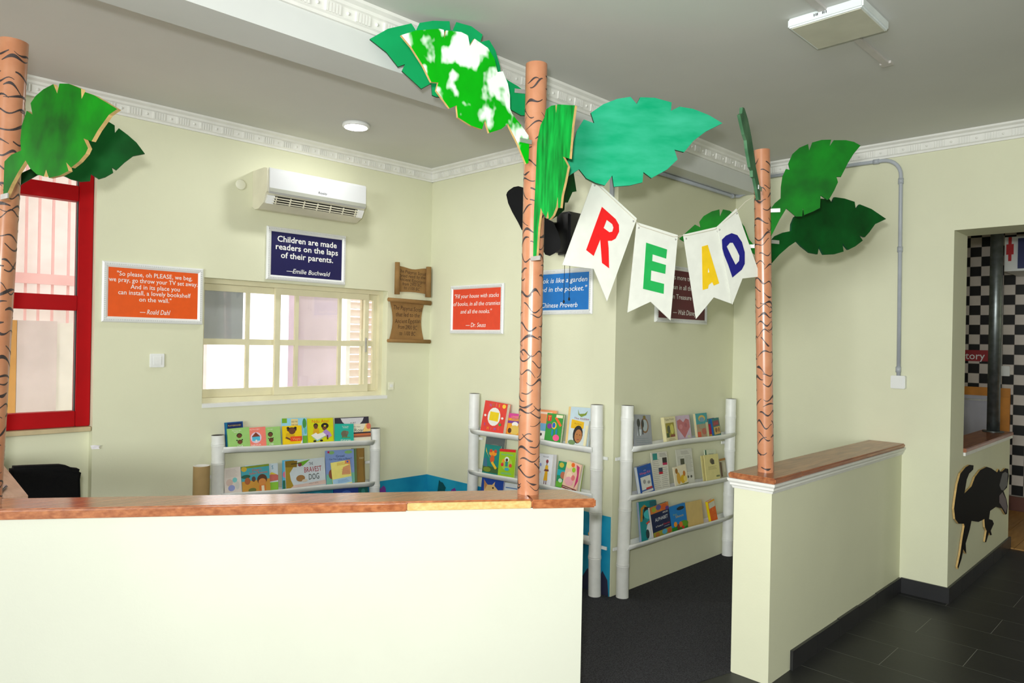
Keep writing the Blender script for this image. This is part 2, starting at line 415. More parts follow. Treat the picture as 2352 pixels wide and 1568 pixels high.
MB().box((lx, b.y - 1.0, b.z), (lx + .55, a.y, a.z)).build('housing', white_pl, bxs)
MB().box((lx - .02, b.y - 1.0, b.z + .02), (lx - .001, b.y - .02, a.z - .02)).build('front_panel', C((22, 34, 92)), bxs)
c = P(2320, 572, X=lx); z_ = c.z
cr = MB().box((lx - .006, c.y - .012, z_ - .11), (lx - .0005, c.y + .012, z_ + .11)).box((lx - .007, c.y - .028, z_ - .05), (lx - .0006, c.y + .028, z_ + .045)); cr.build('red_cross', C((196, 20, 24)), bxs)
tb_ = MB(); put_text(tb_, 'PHARMACY', Vector((lx - .022, b.y - .1, (a.z + b.z) / 2)), Vector((0, -1, 0)), ZUP, 0, 0, .2, align='l', maxw=.8); tb_.build('lettering', C((232, 236, 240)), bxs)
MB().box((7.75, .2, .0), (8.2, 1.02, 1.05)).box((7.73, .18, 1.05), (8.22, 1.05, 1.08)).build('white_cabinet', white_pl, None, 'white cabinet at the right edge of the lobby', 'cabinet', bevel=.005)

# crocodile cutout on the passage low wall
cz = [(490,700),(500,620),(520,490),(545,400),(590,345),(625,325),(658,330),(655,365),(620,400),(600,450),(580,570),(640,510),(670,430),(715,370),(770,342),(810,355),(860,390),(875,360),(885,385),(905,380),(930,355),(955,360),(960,420),(945,520),(915,550),(940,620),(950,680),(945,745),(930,752),(900,700),(850,685),(800,720),(790,790),(820,800),(832,830),(805,890),(815,925),(800,930),(790,905),(765,990),(755,985),(770,890),(755,860),(750,790),(700,815),(640,805),(625,880),(605,950),(590,1000),(595,1090),(570,1050),(555,1130),(525,1220),(520,1200),(545,1080),(560,970),(580,850),(575,830),(530,830),(500,790)]
pts = [P(2060 + x / 3.733, 980 + y / 3.733, Y=1.222) for x, y in cz]
cg = thing('crocodile_cutout', (5.9, 1.225, min(p.z for p in pts)), 'black plywood crocodile cutout fixed to the passage low wall', 'wall decoration')
MB().prism(pts, (0, .012, 0), 0, 1).build('body', [M('black_board_paint', (9, 8, 8), .7, .15, 6, spec=.12), ply], cg)
hd = [(905,400),(930,385),(952,400),(945,500),(915,545),(895,540),(880,500)]; jw = [(905,560),(935,620),(945,690),(935,740),(905,690),(880,650),(880,590)]
MB().prism([P(2060 + x / 3.733, 980 + y / 3.733, Y=1.2205) for x, y in hd], (0, .0013, 0)).build('snout', C((74, 72, 74)), cg)
MB().prism([P(2060 + x / 3.733, 980 + y / 3.733, Y=1.2205) for x, y in jw], (0, .0013, 0)).build('jaw', C((92, 72, 82)), cg)

# ------------------------------------------------------------------ underwater mural at the foot of walls A and B
def mural(name, p0, p1, n, label, bits):
    p0, p1, n = Vector(p0), Vector(p1), Vector(n); d = p1 - p0; L = d.length; h = d.normalized()
    m = M('mural_' + name, (0, 128, 172), .5, 0, 2.5, col2=(34, 168, 204))
    o = MB().prism([p0, p1, p1 + ZUP * .50, p0 + ZUP * .50], n * .004).build(name, m, None, label, 'mural', kind='structure')
    for nm, col, poly in bits:
        MB().prism([p0 + h * x + ZUP * z + n * .0042 for x, z in poly], n * .0015).build(nm, C(col), o)
def blob(cx, cz, rx, rz, n=14, wob=.25, seed=1):
    r = random.Random(seed)
    return [(cx + rx * math.cos(a) * (1 + r.uniform(-wob, wob)), cz + rz * math.sin(a) * (1 + r.uniform(-wob, wob))) for a in [2 * math.pi * k / n for k in range(n)]]
mural('wall_mural_back', (XB + .02, 4.594, .002), (3.643, 4.594, .002), (0, -1, 0), 'blue underwater mural at the foot of the window wall',
      [('sea_creature', (128, 60, 150), blob(1.98, .41, .03, .045, 10, .3, 5)), ('sea_plant', (16, 96, 96), blob(1.5, .2, .12, .2, 16, .3, 3)), ('sea_plant', (22, 70, 130), blob(.9, .2, .2, .2, 16, .3, 4))])
mural('wall_mural_side', (3.646, 4.59, .002), (3.646, 2.735, .002), (-1, 0, 0), 'blue underwater mural at the foot of the sign wall',
      [('sea_plant', (8, 80, 86), blob(.19, .34, .08, .13, 18, .35, 8)), ('sea_creature', (120, 60, 150), blob(.34, .40, .028, .04, 10, .3, 5)),
       ('coral', (46, 48, 74), [(1.62, 0), (1.85, 0), (1.84, .1), (1.80, .15), (1.77, .09), (1.74, .16), (1.71, .1), (1.68, .14), (1.64, .08)]),
       ('coral', (186, 100, 60), [(1.775, .1), (1.785, .1), (1.787, .22), (1.778, .225)]), ('starfish', (232, 170, 60), blob(1.70, .36, .02, .02, 10, .4, 2))])

# ------------------------------------------------------------------ sliding window in wall A
wn = thing('window_1', (2.53, 4.7, ZW0), 'cream aluminium sliding window under the navy sign', 'window', kind='structure')
def wx(px, py, y=4.70): return P(px, py, Y=y).x
YF = 4.69
def bar(name, x0, x1, z0, z1, y0, y1, par, mat=alu): return MB().box((x0, y0, z0), (x1, y1, z1)).build(name, mat, par, bevel=.002)
x0, x1, z0, z1 = XW0, XW1, ZW0, ZW1
f = MB().box((x0, YF - .03, z0), (x0 + .022, YF + .05, z1)).box((x1 - .03, YF - .03, z0), (x1, YF + .05, z1)).box((x0 + .022, YF - .03, z1 - .03), (x1 - .03, YF + .05, z1)).box((x0 + .022, YF - .03, z0), (x1 - .03, YF + .05, z0 + .035))
f.build('frame', alu, wn)
MB().box((x0 - .0, 4.60, z0 - .02), (x1, 4.66, z0 + .004)).box((x0, 4.592, z0 - .02), (x1 + .01, 4.60, z0 + .004)).build('sill', white_pl, wn)
zm0, zm1 = 1.535, 1.575          # glazing bar height
def sash(xa, xb, vs, y, stile):
    s = MB().box((xa, y - .012, z0 + .036), (xa + stile, y + .012, z1 - .031)).box((xb - stile, y - .012, z0 + .036), (xb, y + .012, z1 - .031))
    s.box((xa + stile, y - .012, z0 + .036), (xb - stile, y + .012, z0 + .09)).box((xa + stile, y - .012, z1 - .075), (xb - stile, y + .012, z1 - .031))
    o = s.build('sash', alu, wn)
    ed = [xa + stile] + sum([[v - .013, v + .013] for v in vs], []) + [xb - stile]
    MB().box((xa + stile, y - .009, zm0), (xb - stile, y + .009, zm1)).build('glazing_bar', alu, o)
    for v in vs: MB().box((v - .013, y - .01, z0 + .09), (v + .013, y + .01, z1 - .075)).build('glazing_bar', alu, o)
    for i in range(0, len(ed), 2):
        for za, zb in ((z0 + .09, zm0), (zm1, z1 - .075)):
            MB().box((ed[i], y - .002, za), (ed[i + 1], y + .002, zb)).build('pane', glass_m, o)
    return o
xmeet = wx(634, 780); xst = wx(834, 790); xv1 = wx(569, 780); xv2 = wx(676, 790); xv3 = wx(775, 790)
s1 = sash(x0 + .023, xmeet + .03, [xv1], YF + .02, .022)
s2 = sash(xmeet - .025, xst + .025, [xv2, xv3], YF - .012, .035)
s3 = sash(xst - .02, x1 - .031, [], YF + .02, .03)
MB().box((xst - .008, YF - .032, 1.49), (xst + .008, YF - .0245, 1.60)).build('handle', zinc, s2, bevel=.002)
MB().box((x0 + .05, YF + .024, zm1), (xv1 - .03, YF + .034, z1 - .07)).build('blanking_panel', M('grey_film', (178, 182, 184), .7, .04, 6), s1, 'grey film covering one pane')

# things outside the sliding window
def out(px, py, y): return P(px, py, Y=y)
a, b = out(684, 700, 5.3), out(772, 900, 5.3)
lv = M('lavender_sheet', (222, 206, 230), .5, .04, 5)
MB().box((a.x - .02, 5.30, -.4), (b.x + .03, 5.42, 3.2)).build('outside_pillar', lv, None, 'lavender tinted pillar seen outside the sliding window', 'pillar', bevel=.01)
a, b = out(803, 700, 5.9), out(858, 900, 5.9)
lo_ = thing('louvre_shutter', ((a.x + b.x) / 2, 5.9, .3), 'pale louvred shutter seen through the right window panes', 'shutter')
MB().box((a.x - .04, 5.88, -.4), (a.x, 5.94, 2.7)).box((b.x + .3, 5.88, -.4), (b.x + .34, 5.94, 2.7)).build('frame', white_pl, lo_)
sl = None
for k in range(26):
    z = .9 + .072 * k
    if sl is None:
        sl = MB(); hx = (b.x + .3 - a.x) / 2
        sl.obox(((a.x + b.x + .3) / 2, 5.92, z), Vector((1, 0, 0)), Vector((0, .5, .86)).normalized(), Vector((0, -.86, .5)).normalized(), hx, .034, .004)
        sl = sl.build('slat', M('louvre_slat', (222, 206, 196), .5), lo_)
    else:
        t = sl.copy(); COL.objects.link(t); t.location = sl.location + Vector((0, 0, z - .9))
st('floor_outside', MB().box((-6, 4.82, -.5), (12, 16, -.4)), M('pale_concrete', (214, 208, 200), .8), 'pale concrete yard outside the windows', 'ground')

# ------------------------------------------------------------------ red framed window in the bay
rw = thing('window_2', (.3, 4.67, 1.06), 'large red framed window behind the left palm', 'window', kind='structure')
YR = 4.66
xr0, xr1 = -.9, XB
zs = [1.062, 1.150, 1.722, 1.808, 2.345, 2.432, 2.625, 2.72]
fr = MB().box((XB - .075, YR - .02, zs[0]), (XB - .002, YR + .06, zs[7])).box((xr0, YR - .02, zs[0]), (xr0 + .07, YR + .06, zs[7]))
fr.build('frame', red_fr, rw, bevel=.004)
for za, zb in ((zs[0], zs[1]), (zs[2], zs[3]), (zs[4], zs[5]), (zs[6], zs[7])):
    MB().box((xr0 + .07, YR - .015, za), (XB - .075, YR + .055, zb)).build('rail', red_fr, rw, bevel=.004)
MB().box((.14, YR - .012, zs[1]), (.21, YR + .05, zs[6])).build('mullion', red_fr, rw, bevel=.004)
for za, zb in ((zs[1], zs[2]), (zs[3], zs[4]), (zs[5], zs[6])):
    for xa, xb in ((xr0 + .07, .14), (.21, XB - .075)):
        g = MB().box((xa, YR + .018, za), (xb, YR + .024, zb)).build('pane', glass_m, rw)
gk = M('black_rubber_gasket', (20, 24, 22), .6)
for za, zb in ((zs[1], zs[2]), (zs[3], zs[4]), (zs[5], zs[6])): MB().box((XB - .079, YR - .004, za), (XB - .0752, YR + .03, zb)).build('gasket', gk, rw)
MB().box((-.95, 4.60, 1.035), (XB - .004, 4.70, 1.060)).build('sill', M('stone_sill', (196, 178, 140), .5, .12, 8), rw, bevel=.003)
# neighbouring room seen through the red window
nb = thing('display_board', (1.0, 5.5, 0), 'white display board with an orange edge outside the red window', 'board')
a, b = out(40, 735, 5.5), out(128, 940, 5.5); e = out(165, 945, 5.5)
MB().box((a.x, 5.5, .3), (b.x, 5.56, a.z)).build('panel', M('pinkish_board', (226, 214, 218), .6), nb)
MB().box((b.x + .004, 5.52, .3), (e.x + .12, 5.55, a.z - .01)).build('panel', M('white_board', (240, 238, 236), .6), nb)
a2 = out(18, 735, 5.5)
MB().box((a2.x, 5.5, .3), (a.x - .002, 5.62, a.z)).build('edge', M('orange_edge', (226, 170, 96), .6), nb)
gf = thing('glazed_front', (1.2, 6.6, -.4), 'red framed glazed front of the building across the yard', 'glazed front')
rp = M('faded_red_frame', (236, 186, 186), .6)
for px in (4, 60, 90, 122, 158): 
    a = out(px, 600, 6.6); MB().box((a.x - .008, 6.6, -.4), (a.x + .008, 6.62, 3.29)).build('post', rp, gf)
a = out(20, 640, 6.6); b = out(170, 600, 6.6)
MB().box((a.x - 1.5, 6.57, 1.97), (b.x + 1.0, 6.599, 2.05)).build('rail', rp, gf)
MB().box((a.x - 1.5, 6.57, .97), (b.x + 1.0, 6.599, 1.05)).build('rail', rp, gf)
MB().box((a.x - 1.5, 6.9, -.4), (b.x + 1.2, 7.0, 3.29)).build('back_wall', M('pale_far_wall', (244, 238, 236), .8), gf)
MB().box((-3, 5.2, 3.3), (2.2, 7.0, 3.42)).build('outside_canopy', M('canopy_white', (236, 228, 222), .8), None, 'pale canopy over the yard outside the red window', 'canopy')

# ------------------------------------------------------------------ framed quote signs
def sign(wk, quad, col, lines, label, inner=.032, full=None):
    ax, c, h, n = WALL[wk]
    pts = [onwall(wk, x, y, .02) for x, y in quad]
    hs = [p.dot(h) for p in pts]; zs_ = [p.z for p in pts]
    a0, a1 = (hs[0] + hs[3]) / 2, (hs[1] + hs[2]) / 2
    if full: a0 = a1 - full
    zt, zb = (zs_[0] + zs_[1]) / 2, (zs_[2] + zs_[3]) / 2
    base = -n * 0 + (Vector((0, c, 0)) if ax == 'Y' else Vector((c, 0, 0)))
    def pt(a, z, d): return base + h * a + n * d + ZUP * z
    W, Hh = a1 - a0, zt - zb
    t = thing('framed_sign', tuple(pt((a0 + a1) / 2, zb, .01)), label, 'sign')
    # stepped frame, mitred: outer ring low, middle ring raised
    fb = MB()
    def ring(i0, i1, d0, d1):
        o = [(a0 + i0, zb + i0), (a1 - i0, zb + i0), (a1 - i0, zt - i0), (a0 + i0, zt - i0)]
        p = [(a0 + i1, zb + i1), (a1 - i1, zb + i1), (a1 - i1, zt - i1), (a0 + i1, zt - i1)]
        for i in range(4):
            j = (i + 1) % 4
            fb.add([pt(*o[i], .002), pt(*o[j], .002), pt(*p[j], .002), pt(*p[i], .002), pt(*o[i], d0), pt(*o[j], d0), pt(*p[j], d1), pt(*p[i], d1)],
                   [(3, 2, 1, 0), (4, 5, 6, 7), (0, 1, 5, 4), (1, 2, 6, 5), (2, 3, 7, 6), (3, 0, 4, 7)])
    ring(0, .008, .014, .020); ring(.008, .020, .020, .020); ring(.020, inner, .022, .013)
    fo = fb.build('frame', white_pl, t)
    bd = MB(); step = .012
    k = .014
    xx = a0 + k
    while xx < a1 - k:
        for z in (zb + k, zt - k): bd.obox(pt(xx, z, .0205), h, ZUP, n, .0035, .0035, .0015)
        xx += step
    zz = zb + k + step
    while zz < zt - k:
        for x in (a0 + k, a1 - k): bd.obox(pt(x, zz, .0205), h, ZUP, n, .0035, .0035, .0015)
        zz += step
    bd.build('beading', M('frame_beading', (206, 208, 208), .5), fo, kind='stuff')
    pn = MB().obox(pt((a0 + a1) / 2, (zb + zt) / 2, .007), h, ZUP, n, W / 2 - inner + .002, Hh / 2 - inner + .002, .005).build('panel', C(col), t)
    iw, ih = W - 2 * inner, Hh - 2 * inner
    for txt, cx, cy, hh, mw, sh, bo in lines:
        tb = MB(); put_text(tb, txt, pt(a0 + inner, zb + inner, .0128), h, ZUP, cx * iw, cy * ih, hh * ih * 1.2, maxw=mw * iw, shear=sh, bold=bo)
        tb.build('lettering', C((244, 244, 240)), pn)
    return t
sign('A', ((242, 596), (472, 620), (462, 747), (228, 736)), (232, 88, 12), [
    ('"So please, oh PLEASE, we beg,', .51, .885, .078, .84, 0, .006), ('we pray, go throw your TV set away.', .5, .76, .078, .99, 0, .006), ('And in its place you', .51, .63, .078, .55, 0, .006),
    ('can install, a lovely bookshelf', .51, .505, .078, .81, 0, .006), ('on the wall."', .51, .375, .078, .36, 0, .006), ('\u2014 Roald Dahl', .51, .12, .085, .34, .25, .004)],
    'framed orange quote sign left of the sliding window')
sign('A', ((617, 517), (797, 543), (793, 656), (610, 639)), (18, 14, 78), [
    ('Children are made', .5, .85, .115, .84, 0, .022), ('readers on the laps', .5, .67, .115, .88, 0, .022), ('of their parents.', .5, .48, .115, .74, 0, .022), ('\u2014Emilie Buchwald', .52, .13, .09, .62, .25, .008)],
    'framed navy blue quote sign below the air conditioner')
sign('B', ((1033, 657), (1155, 649), (1154, 765), (1033, 767)), (226, 70, 38), [
    ('"Fill your house with stacks', .5, .83, .085, .93, .2, .004), ('of books, in all the crannies', .5, .64, .085, .98, .2, .004), ('and all the nooks."', .5, .45, .085, .66, .2, .004), ('\u2014 Dr. Seuss', .5, .12, .09, .42, .2, .004)],
    'framed red quote sign beside the centre palm trunk', .03)
sign('B', ((1190, 622), (1360, 615), (1358, 720), (1190, 724)), (0, 112, 192), [
    ('"A book is like a garden', .5, .82, .115, .95, .2, .004), ('carried in the pocket."', .5, .58, .115, .95, .2, .004), ('\u2014 Chinese Proverb', .47, .14, .115, .72, .2, .004)],
    'framed bright blue quote sign partly behind the centre trunk', .03, .60)
sign('C', ((1510, 600), (1628, 625), (1625, 748), (1508, 736)), (92, 14, 34), [
    ('"There is more treasure in', .5, .86, .085, .96, 0, .002), ('books than in all the pirate\'s', .5, .66, .085, .98, 0, .002), ('loot on Treasure Island."', .52, .46, .085, .9, 0, .002), ('\u2014 Walt Disney', .55, .14, .09, .5, .2, .002)],
    'framed maroon quote sign behind the letter pennants', .03)

# ------------------------------------------------------------------ air conditioner
xa, xb, zb, zt, yf = 2.135, 2.882, 2.432, 2.69, 4.385
ac = thing('air_conditioner', ((xa + xb) / 2, 4.5, zb), 'white split air conditioner mounted on the wall above the navy sign', 'air conditioner')
prof = [(4.594, zb + .02), (4.594, zt), (4.43, zt), (yf + .004, zt - .012), (yf + .004, zb + .098), (yf + .02, zb + .092), (yf + .055, zb + .03), (yf + .12, zb), (4.56, zb)]
MB().prism([(xa, y, z) for y, z in prof], (xb - xa, 0, 0)).build('body', M('ac_cream_plastic', (226, 222, 200), .4), ac)
MB().prism([(xa + .012, y, z) for y, z in [(yf, zt - .006), (yf - .006, zt - .02), (yf - .008, zb + .10), (yf + .004, zb + .088), (yf + .006, zt - .006)]], (xb - xa - .02, 0, 0)).build('front_panel', M('ac_gloss_white', (204, 206, 206), .3, .01, coat=.3), ac)
MB().box((xa + .012, yf - .0105, zb + .098), (xb - .008, yf - .0075, zb + .122)).build('trim_strip', M('silver_strip', (176, 178, 166), .3, metal=.3), ac)
vent = MB()
dn = Vector((0, -.86, -.5)).normalized(); up_ = Vector((0, -.5, .86))
pv = Vector(((xa + xb) / 2, yf + .037, zb + .058))
MB().obox(pv + dn * .003, Vector((1, 0, 0)), up_.normalized(), dn, (xb - xa) / 2 - .05, .026, .004).build('outlet', black_pl, ac)
for k in (-1, 0, 1): MB().obox(pv + dn * .011 + up_.normalized() * .016 * k, Vector((1, 0, 0)), up_.normalized(), dn, (xb - xa) / 2 - .05, .0022, .006).build('louvre', M('ac_cream_plastic', (226, 222, 200), .4), ac)
for k in range(7): MB().obox(pv + dn * .012 + Vector((-.3 + .1 * k, 0, 0)), Vector((1, 0, 0)), up_.normalized(), dn, .003, .024, .005).build('fin', M('ac_cream_plastic', (226, 222, 200), .4), ac)
for s in (0, 1): MB().obox(pv + dn * .008 + Vector(((-1 if s == 0 else 1) * ((xb - xa) / 2 - .035), 0, 0)), Vector((1, 0, 0)), up_.normalized(), dn, .025, .028, .008).build('end_cheek', white_pl, ac)
tb_ = MB(); put_text(tb_, 'Royalty', Vector(((xa + xb) / 2, yf - .0092, zb + .145)), Vector((1, 0, 0)), ZUP, .02, 0, .016, shear=.2); tb_.build('logo', C((70, 70, 74)), ac)

# ------------------------------------------------------------------ small wall fittings
a, b = onwall('A', 343, 812), onwall('A', 376, 843)
sw = thing('light_switch', ((a.x + b.x) / 2, 4.594, b.z), 'white square light switch below the orange sign', 'switch')
MB().box((a.x, 4.582, b.z), (b.x, 4.594, a.z)).build('plate', white_pl, sw, bevel=.003)
MB().box((a.x + .018, 4.577, b.z + .016), (b.x - .018, 4.582, a.z - .016)).build('rocker', white_pl, sw, bevel=.002)
a = onwall('A', 552, 424)
MB().lathe([(.0, 0), (.034, 0), (.034, .008), (.028, .012), (0, .012)], (a.x, 4.594, a.z), Vector((0, -1, 0))).build('wall_blank_plate', M('plate_cream', (236, 236, 214), .5), None, 'round cream cover plate left of the air conditioner', 'cover plate')
a = onwall('A', 897, 886)
ol = thing('wall_outlet', (a.x, 4.59, a.z - .03), 'small cream socket right of the sliding window', 'socket')
MB().box((a.x - .025, 4.585, a.z - .03), (a.x + .025, 4.594, a.z + .03)).build('plate', M('plate_cream', (236, 236, 214), .5), ol, bevel=.002)
MB().box((a.x - .012, 4.583, a.z - .01), (a.x + .012, 4.585, a.z + .014)).build('rocker', white_pl, ol)
a = onwall('A', 216, 1026)
MB().prism([(a.x - .02, 4.592, a.z + .01), (a.x + .0, 4.585, a.z + .012), (a.x + .03, 4.58, a.z + .006), (a.x + .02, 4.584, a.z), (a.x + .026, 4.583, a.z - .012), (a.x - .012, 4.592, a.z - .012)], (0, -.0015, 0)).build('paper_scrap', C((240, 236, 240)), None, 'torn scrap of white paper stuck on the wall', 'paper')

# papyrus scrolls
def scroll(pxs, vertical, lines, label):
    pts = [onwall('A', x, y, .02) for x, y in pxs]
    x0 = (pts[0].x + pts[3].x) / 2; x1 = (pts[1].x + pts[2].x) / 2; z1 = (pts[0].z + pts[1].z) / 2; z0 = (pts[2].z + pts[3].z) / 2
    t = thing('papyrus_scroll', ((x0 + x1) / 2, 4.58, z0), label, 'paper scroll')
    n = 10; top = []; bot = []
    if vertical:   # rolls stand upright at both sides
        for i in range(n + 1):
            u = i / n; top.append((x0 + .03 + (x1 - x0 - .06) * u, z1 - .025 - .012 * math.sin(math.pi * u) + .004 * math.sin(9 * u))); bot.append((x0 + .03 + (x1 - x0 - .06) * u, z0 + .025 + .008 * math.sin(math.pi * u)))
        MB().tube([(x0 + .025, 4.572, z0 + .006), (x0 + .023, 4.572, z1)], [.021, .019], 14).build('rolled_end', paper_br, t)
        MB().tube([(x1 - .028, 4.572, z0), (x1 - .026, 4.572, z1 - .01)], [.024, .021], 14).build('rolled_end', paper_br, t)
        poly = top + bot[::-1]
    else:
        l = []; r = []
        for i in range(n + 1):
            u = i / n; z = z0 + .02 + (z1 - z0 - .04) * u; q = .03 * math.sin(math.pi * u)
            l.append((x0 + .025 + q, z)); r.append((x1 - .06 - q, z))
        MB().tube([(x0 + .002, 4.572, z0 + .014), (x1 - .01, 4.572, z0 + .012)], [.013, .016], 14).build('rolled_end', paper_br, t)
        MB().tube([(x0, 4.572, z1 - .014), (x1 - .012, 4.572, z1 - .022)], [.015, .019], 14).build('rolled_end', paper_br, t)
        poly = l + r[::-1]
    sh = MB().prism([(x, 4.589, z) for x, z in poly], (0, -.003, 0)).build('sheet', paper_br, t)
    tb = MB(); k = len(lines)
    for i, s in enumerate(lines):
        put_text(tb, s, Vector(((x0 + x1) / 2 - (.012 if not vertical else 0), 4.5852, z1 - .05 - (z1 - z0 - .09) * (i + .5) / (k + .2))), Vector((1, 0, 0)), ZUP, 0, 0, .026 if vertical else .034, maxw=min(.27 if vertical else .28, len(s) * .0155), shear=.1, rot=random.uniform(-.05, .05))
    tb.build('handwriting', C((66, 40, 18)), sh)
scroll(((906, 600), (990, 612), (989, 683), (906, 677)), True, ['The Papyrus Scroll', 'Dried reed by the', 'Ancient Egyptians', 'from 2900 BC', 'to 1100 BC'], 'brown paper scroll with upright rolled ends, upper of two')
scroll(((891, 683), (990, 690), (989, 788), (890, 786)), False, ['The Papyrus Scroll', 'that led to the', 'Ancient Egyptian', 'from 2900 BC', 'to 1100 BC'], 'brown paper scroll rolled at top and bottom, lower of two')

# ------------------------------------------------------------------ ceiling fittings
dl = thing('ceiling_downlight', (2.523, 3.974, ZC - .03), 'lit round white downlight on the ceiling above the air conditioner', 'ceiling light')
MB().lathe([(.072, -.022), (.082, -.022), (.086, -.016), (.086, -.0005), (.0, -.0005)], (2.523, 3.974, ZC), seg=32).build('rim', white_pl, dl)
MB().lathe([(.0, -.024), (.072, -.024), (.072, -.018), (0, -.018)], (2.523, 3.974, ZC), seg=32).build('diffuser', emit('lit_diffuser', (255, 255, 255), 14), dl)
dlp = bpy.data.lights.new('downlight_lamp', 'AREA'); dlp.shape = 'DISK'; dlp.size = .14; dlp.energy = 6.5
dlo = bpy.data.objects.new('downlight_lamp', dlp); COL.objects.link(dlo); dlo.location = (2.523, 3.974, ZC - .03)
lp = thing('square_light_panel', (3.06, 1.17, 2.93), 'unlit square white light panel near the right palm', 'ceiling light')
MB().box((2.915, 1.025, 2.925), (3.215, 1.325, ZC - .0005)).build('housing', M('panel_frame_white', (232, 240, 240), .35), lp, bevel=.006)
MB().box((2.928, 1.038, 2.9225), (3.202, 1.312, 2.926)).build('diffuser', M('panel_diffuser', (206, 204, 186), .5), lp)
for k in (-3, -2, -1.3, 1.3, 2, 3): MB().box((2.9138, 1.19 + .008 * k - .0015, 2.942), (2.9152, 1.19 + .008 * k + .0015, 2.952)).build('vent_slot', C((30, 30, 34)), lp)
MB().box((2.2, 1.165, ZC - .012), (3.66, 1.195, ZC - .0005)).box((3.66, 1.155, ZC - .012), (3.70, 1.205, ZC - .0005)).build('ceiling_trunking', M('trunking_offwhite', (204, 200, 196), .5), None, 'off white cable trunking along the ceiling behind the light panel', 'trunking')

# conduit round the beam and down wall D
cd_ = thing('conduit_pipe', (5.12, 2.0, 1.34), 'grey plastic conduit running below the cornice and down the wall', 'pipe')
def bend(p, q, r, n=6):
    return [p.lerp(q, 0)]
yv = 1.54
pth = [Vector((5.135, 2.60, 2.865)), Vector((5.135, 1.66, 2.852))]
for k in range(1, 8):
    a = math.pi / 2 * k / 7; pth.append(Vector((5.135, 1.66 - .115 * math.sin(a), 2.852 - .115 * (1 - math.cos(a)))))
pth.append(Vector((5.135, yv - .005, 1.42)))
MB().tube(pth, .0125, 12).build('pipe', grey_pvc, cd_)
MB().tube([Vector((3.9, 2.70, 2.735)), Vector((5.06, 2.70, 2.735)), Vector((5.11, 2.68, 2.74)), Vector((5.13, 2.64, 2.76)), Vector((5.135, 2.60, 2.80)), Vector((5.135, 2.59, 2.865))], .0125, 12).build('pipe', grey_pvc, cd_)
for p, ax in (((5.135, 1.70, 2.8525), (0, 1, 0)), ((5.135, 1.545, 2.70), (0, 0, 1)), ((5.135, 1.542, 2.25), (0, 0, 1)), ((5.05, 2.70, 2.735), (1, 0, 0)), ((5.135, 1.537, 1.46), (0, 0, 1))):
    MB().lathe([(.0126, -.018), (.0165, -.018), (.0165, .018), (.0126, .018)], p, Vector(ax), 14).build('coupling', grey_pvc, cd_)
MB().box((5.118, 1.535 - .044, 1.335), (5.1595, 1.535 + .044, 1.42)).build('socket_box', white_pl, cd_, bevel=.004)
MB().box((5.1145, 1.535 - .03, 1.35), (5.118, 1.535 + .03, 1.405)).build('faceplate', white_pl, cd_, bevel=.001)
a = P(1404, 430, X=3.63)
MB().box((3.632, a.y - .014, 2.25), (3.6465, a.y + .014, 2.75)).build('wall_trunking', grey_pvc, None, 'grey vertical trunking dropping from the beam behind the first pennant', 'trunking')

# ------------------------------------------------------------------ painted palm trees
def bark_material():
    m = bpy.data.materials.new('painted_palm_bark'); m.use_nodes = True; nt = m.node_tree; N = nt.nodes; L = nt.links
    b = N['Principled BSDF']; b.inputs['Roughness'].default_value = .28; b.inputs['Coat Weight'].default_value = .2; b.inputs['Coat Roughness'].default_value = .2
    tc = N.new('ShaderNodeTexCoord')
    n2 = N.new('ShaderNodeTexNoise'); n2.inputs['Scale'].default_value = 14; n2.inputs['Detail'].default_value = 5; L.new(tc.outputs['Object'], n2.inputs['Vector'])
    c2 = N.new('ShaderNodeValToRGB'); c2.color_ramp.elements[0].position = .3; c2.color_ramp.elements[1].position = .75
    c2.color_ramp.elements[0].color = lin((188, 124, 88)); c2.color_ramp.elements[1].color = lin((204, 144, 108)); L.new(n2.outputs['Fac'], c2.inputs[0])
    L.new(c2.outputs[0], b.inputs['Base Color'])
    return m
bark = bark_material()
hollow = M('pipe_inside', (120, 84, 60), .8)
leaf_cols = {
    'bright': M('leaf_bright_green', (0, 76, 2), .55, 0, 7, spec=.12, col2=(2, 136, 8), lo=.3, hi=.75),
    'swirl': M('leaf_sprayed_white_green', (0, 168, 8), .5, 0, 3.6, spec=.2, col2=(232, 250, 232), stretch=(1.3, 1.3, 1.0), lo=.5, hi=.6),
    'dark': M('leaf_dark_green', (0, 58, 14), .6, 0, 6, spec=.15, col2=(2, 92, 30), lo=.3, hi=.75),
    'flat': M('leaf_flat_green', (0, 140, 78), .6, 0, 5, spec=.15, col2=(4, 154, 88)),
    'stripe': M('leaf_streaked_green', (2, 108, 34), .5, 0, 9, spec=.2, col2=(10, 176, 66), stretch=(6, 6, .8), lo=.3, hi=.7),
    'teal': M('leaf_teal_green', (0, 156, 106), .6, 0, 5, spec=.15, col2=(64, 184, 146), stretch=(1, 1, 3.2), lo=.3, hi=.8),
    'mid': M('leaf_mid_green', (0, 82, 8), .6, 0, 6, spec=.15, col2=(2, 132, 18), lo=.3, hi=.75),
    'grey': M('leaf_dusty_green', (58, 104, 72), .6, 0, 8, spec=.15, col2=(92, 134, 100))}
ramp = [n for n in leaf_cols['swirl'].node_tree.nodes if n.type == 'VALTORGB'][0].color_ramp    # green sprayed lines on white
ramp.elements[0].position = .43; ramp.elements[0].color = lin((232, 250, 232)); ramp.elements[1].position = .465; ramp.elements[1].color = lin((0, 168, 8))
for pos, cc in ((.53, (0, 160, 6)), (.565, (232, 250, 232)), (.61, (232, 250, 232)), (.64, (0, 176, 12))):
    e = ramp.elements.new(pos); e.color = lin(cc)
leaf_edge = M('leaf_painted_edge', (14, 74, 44), .6, .1, 20, spec=.2)
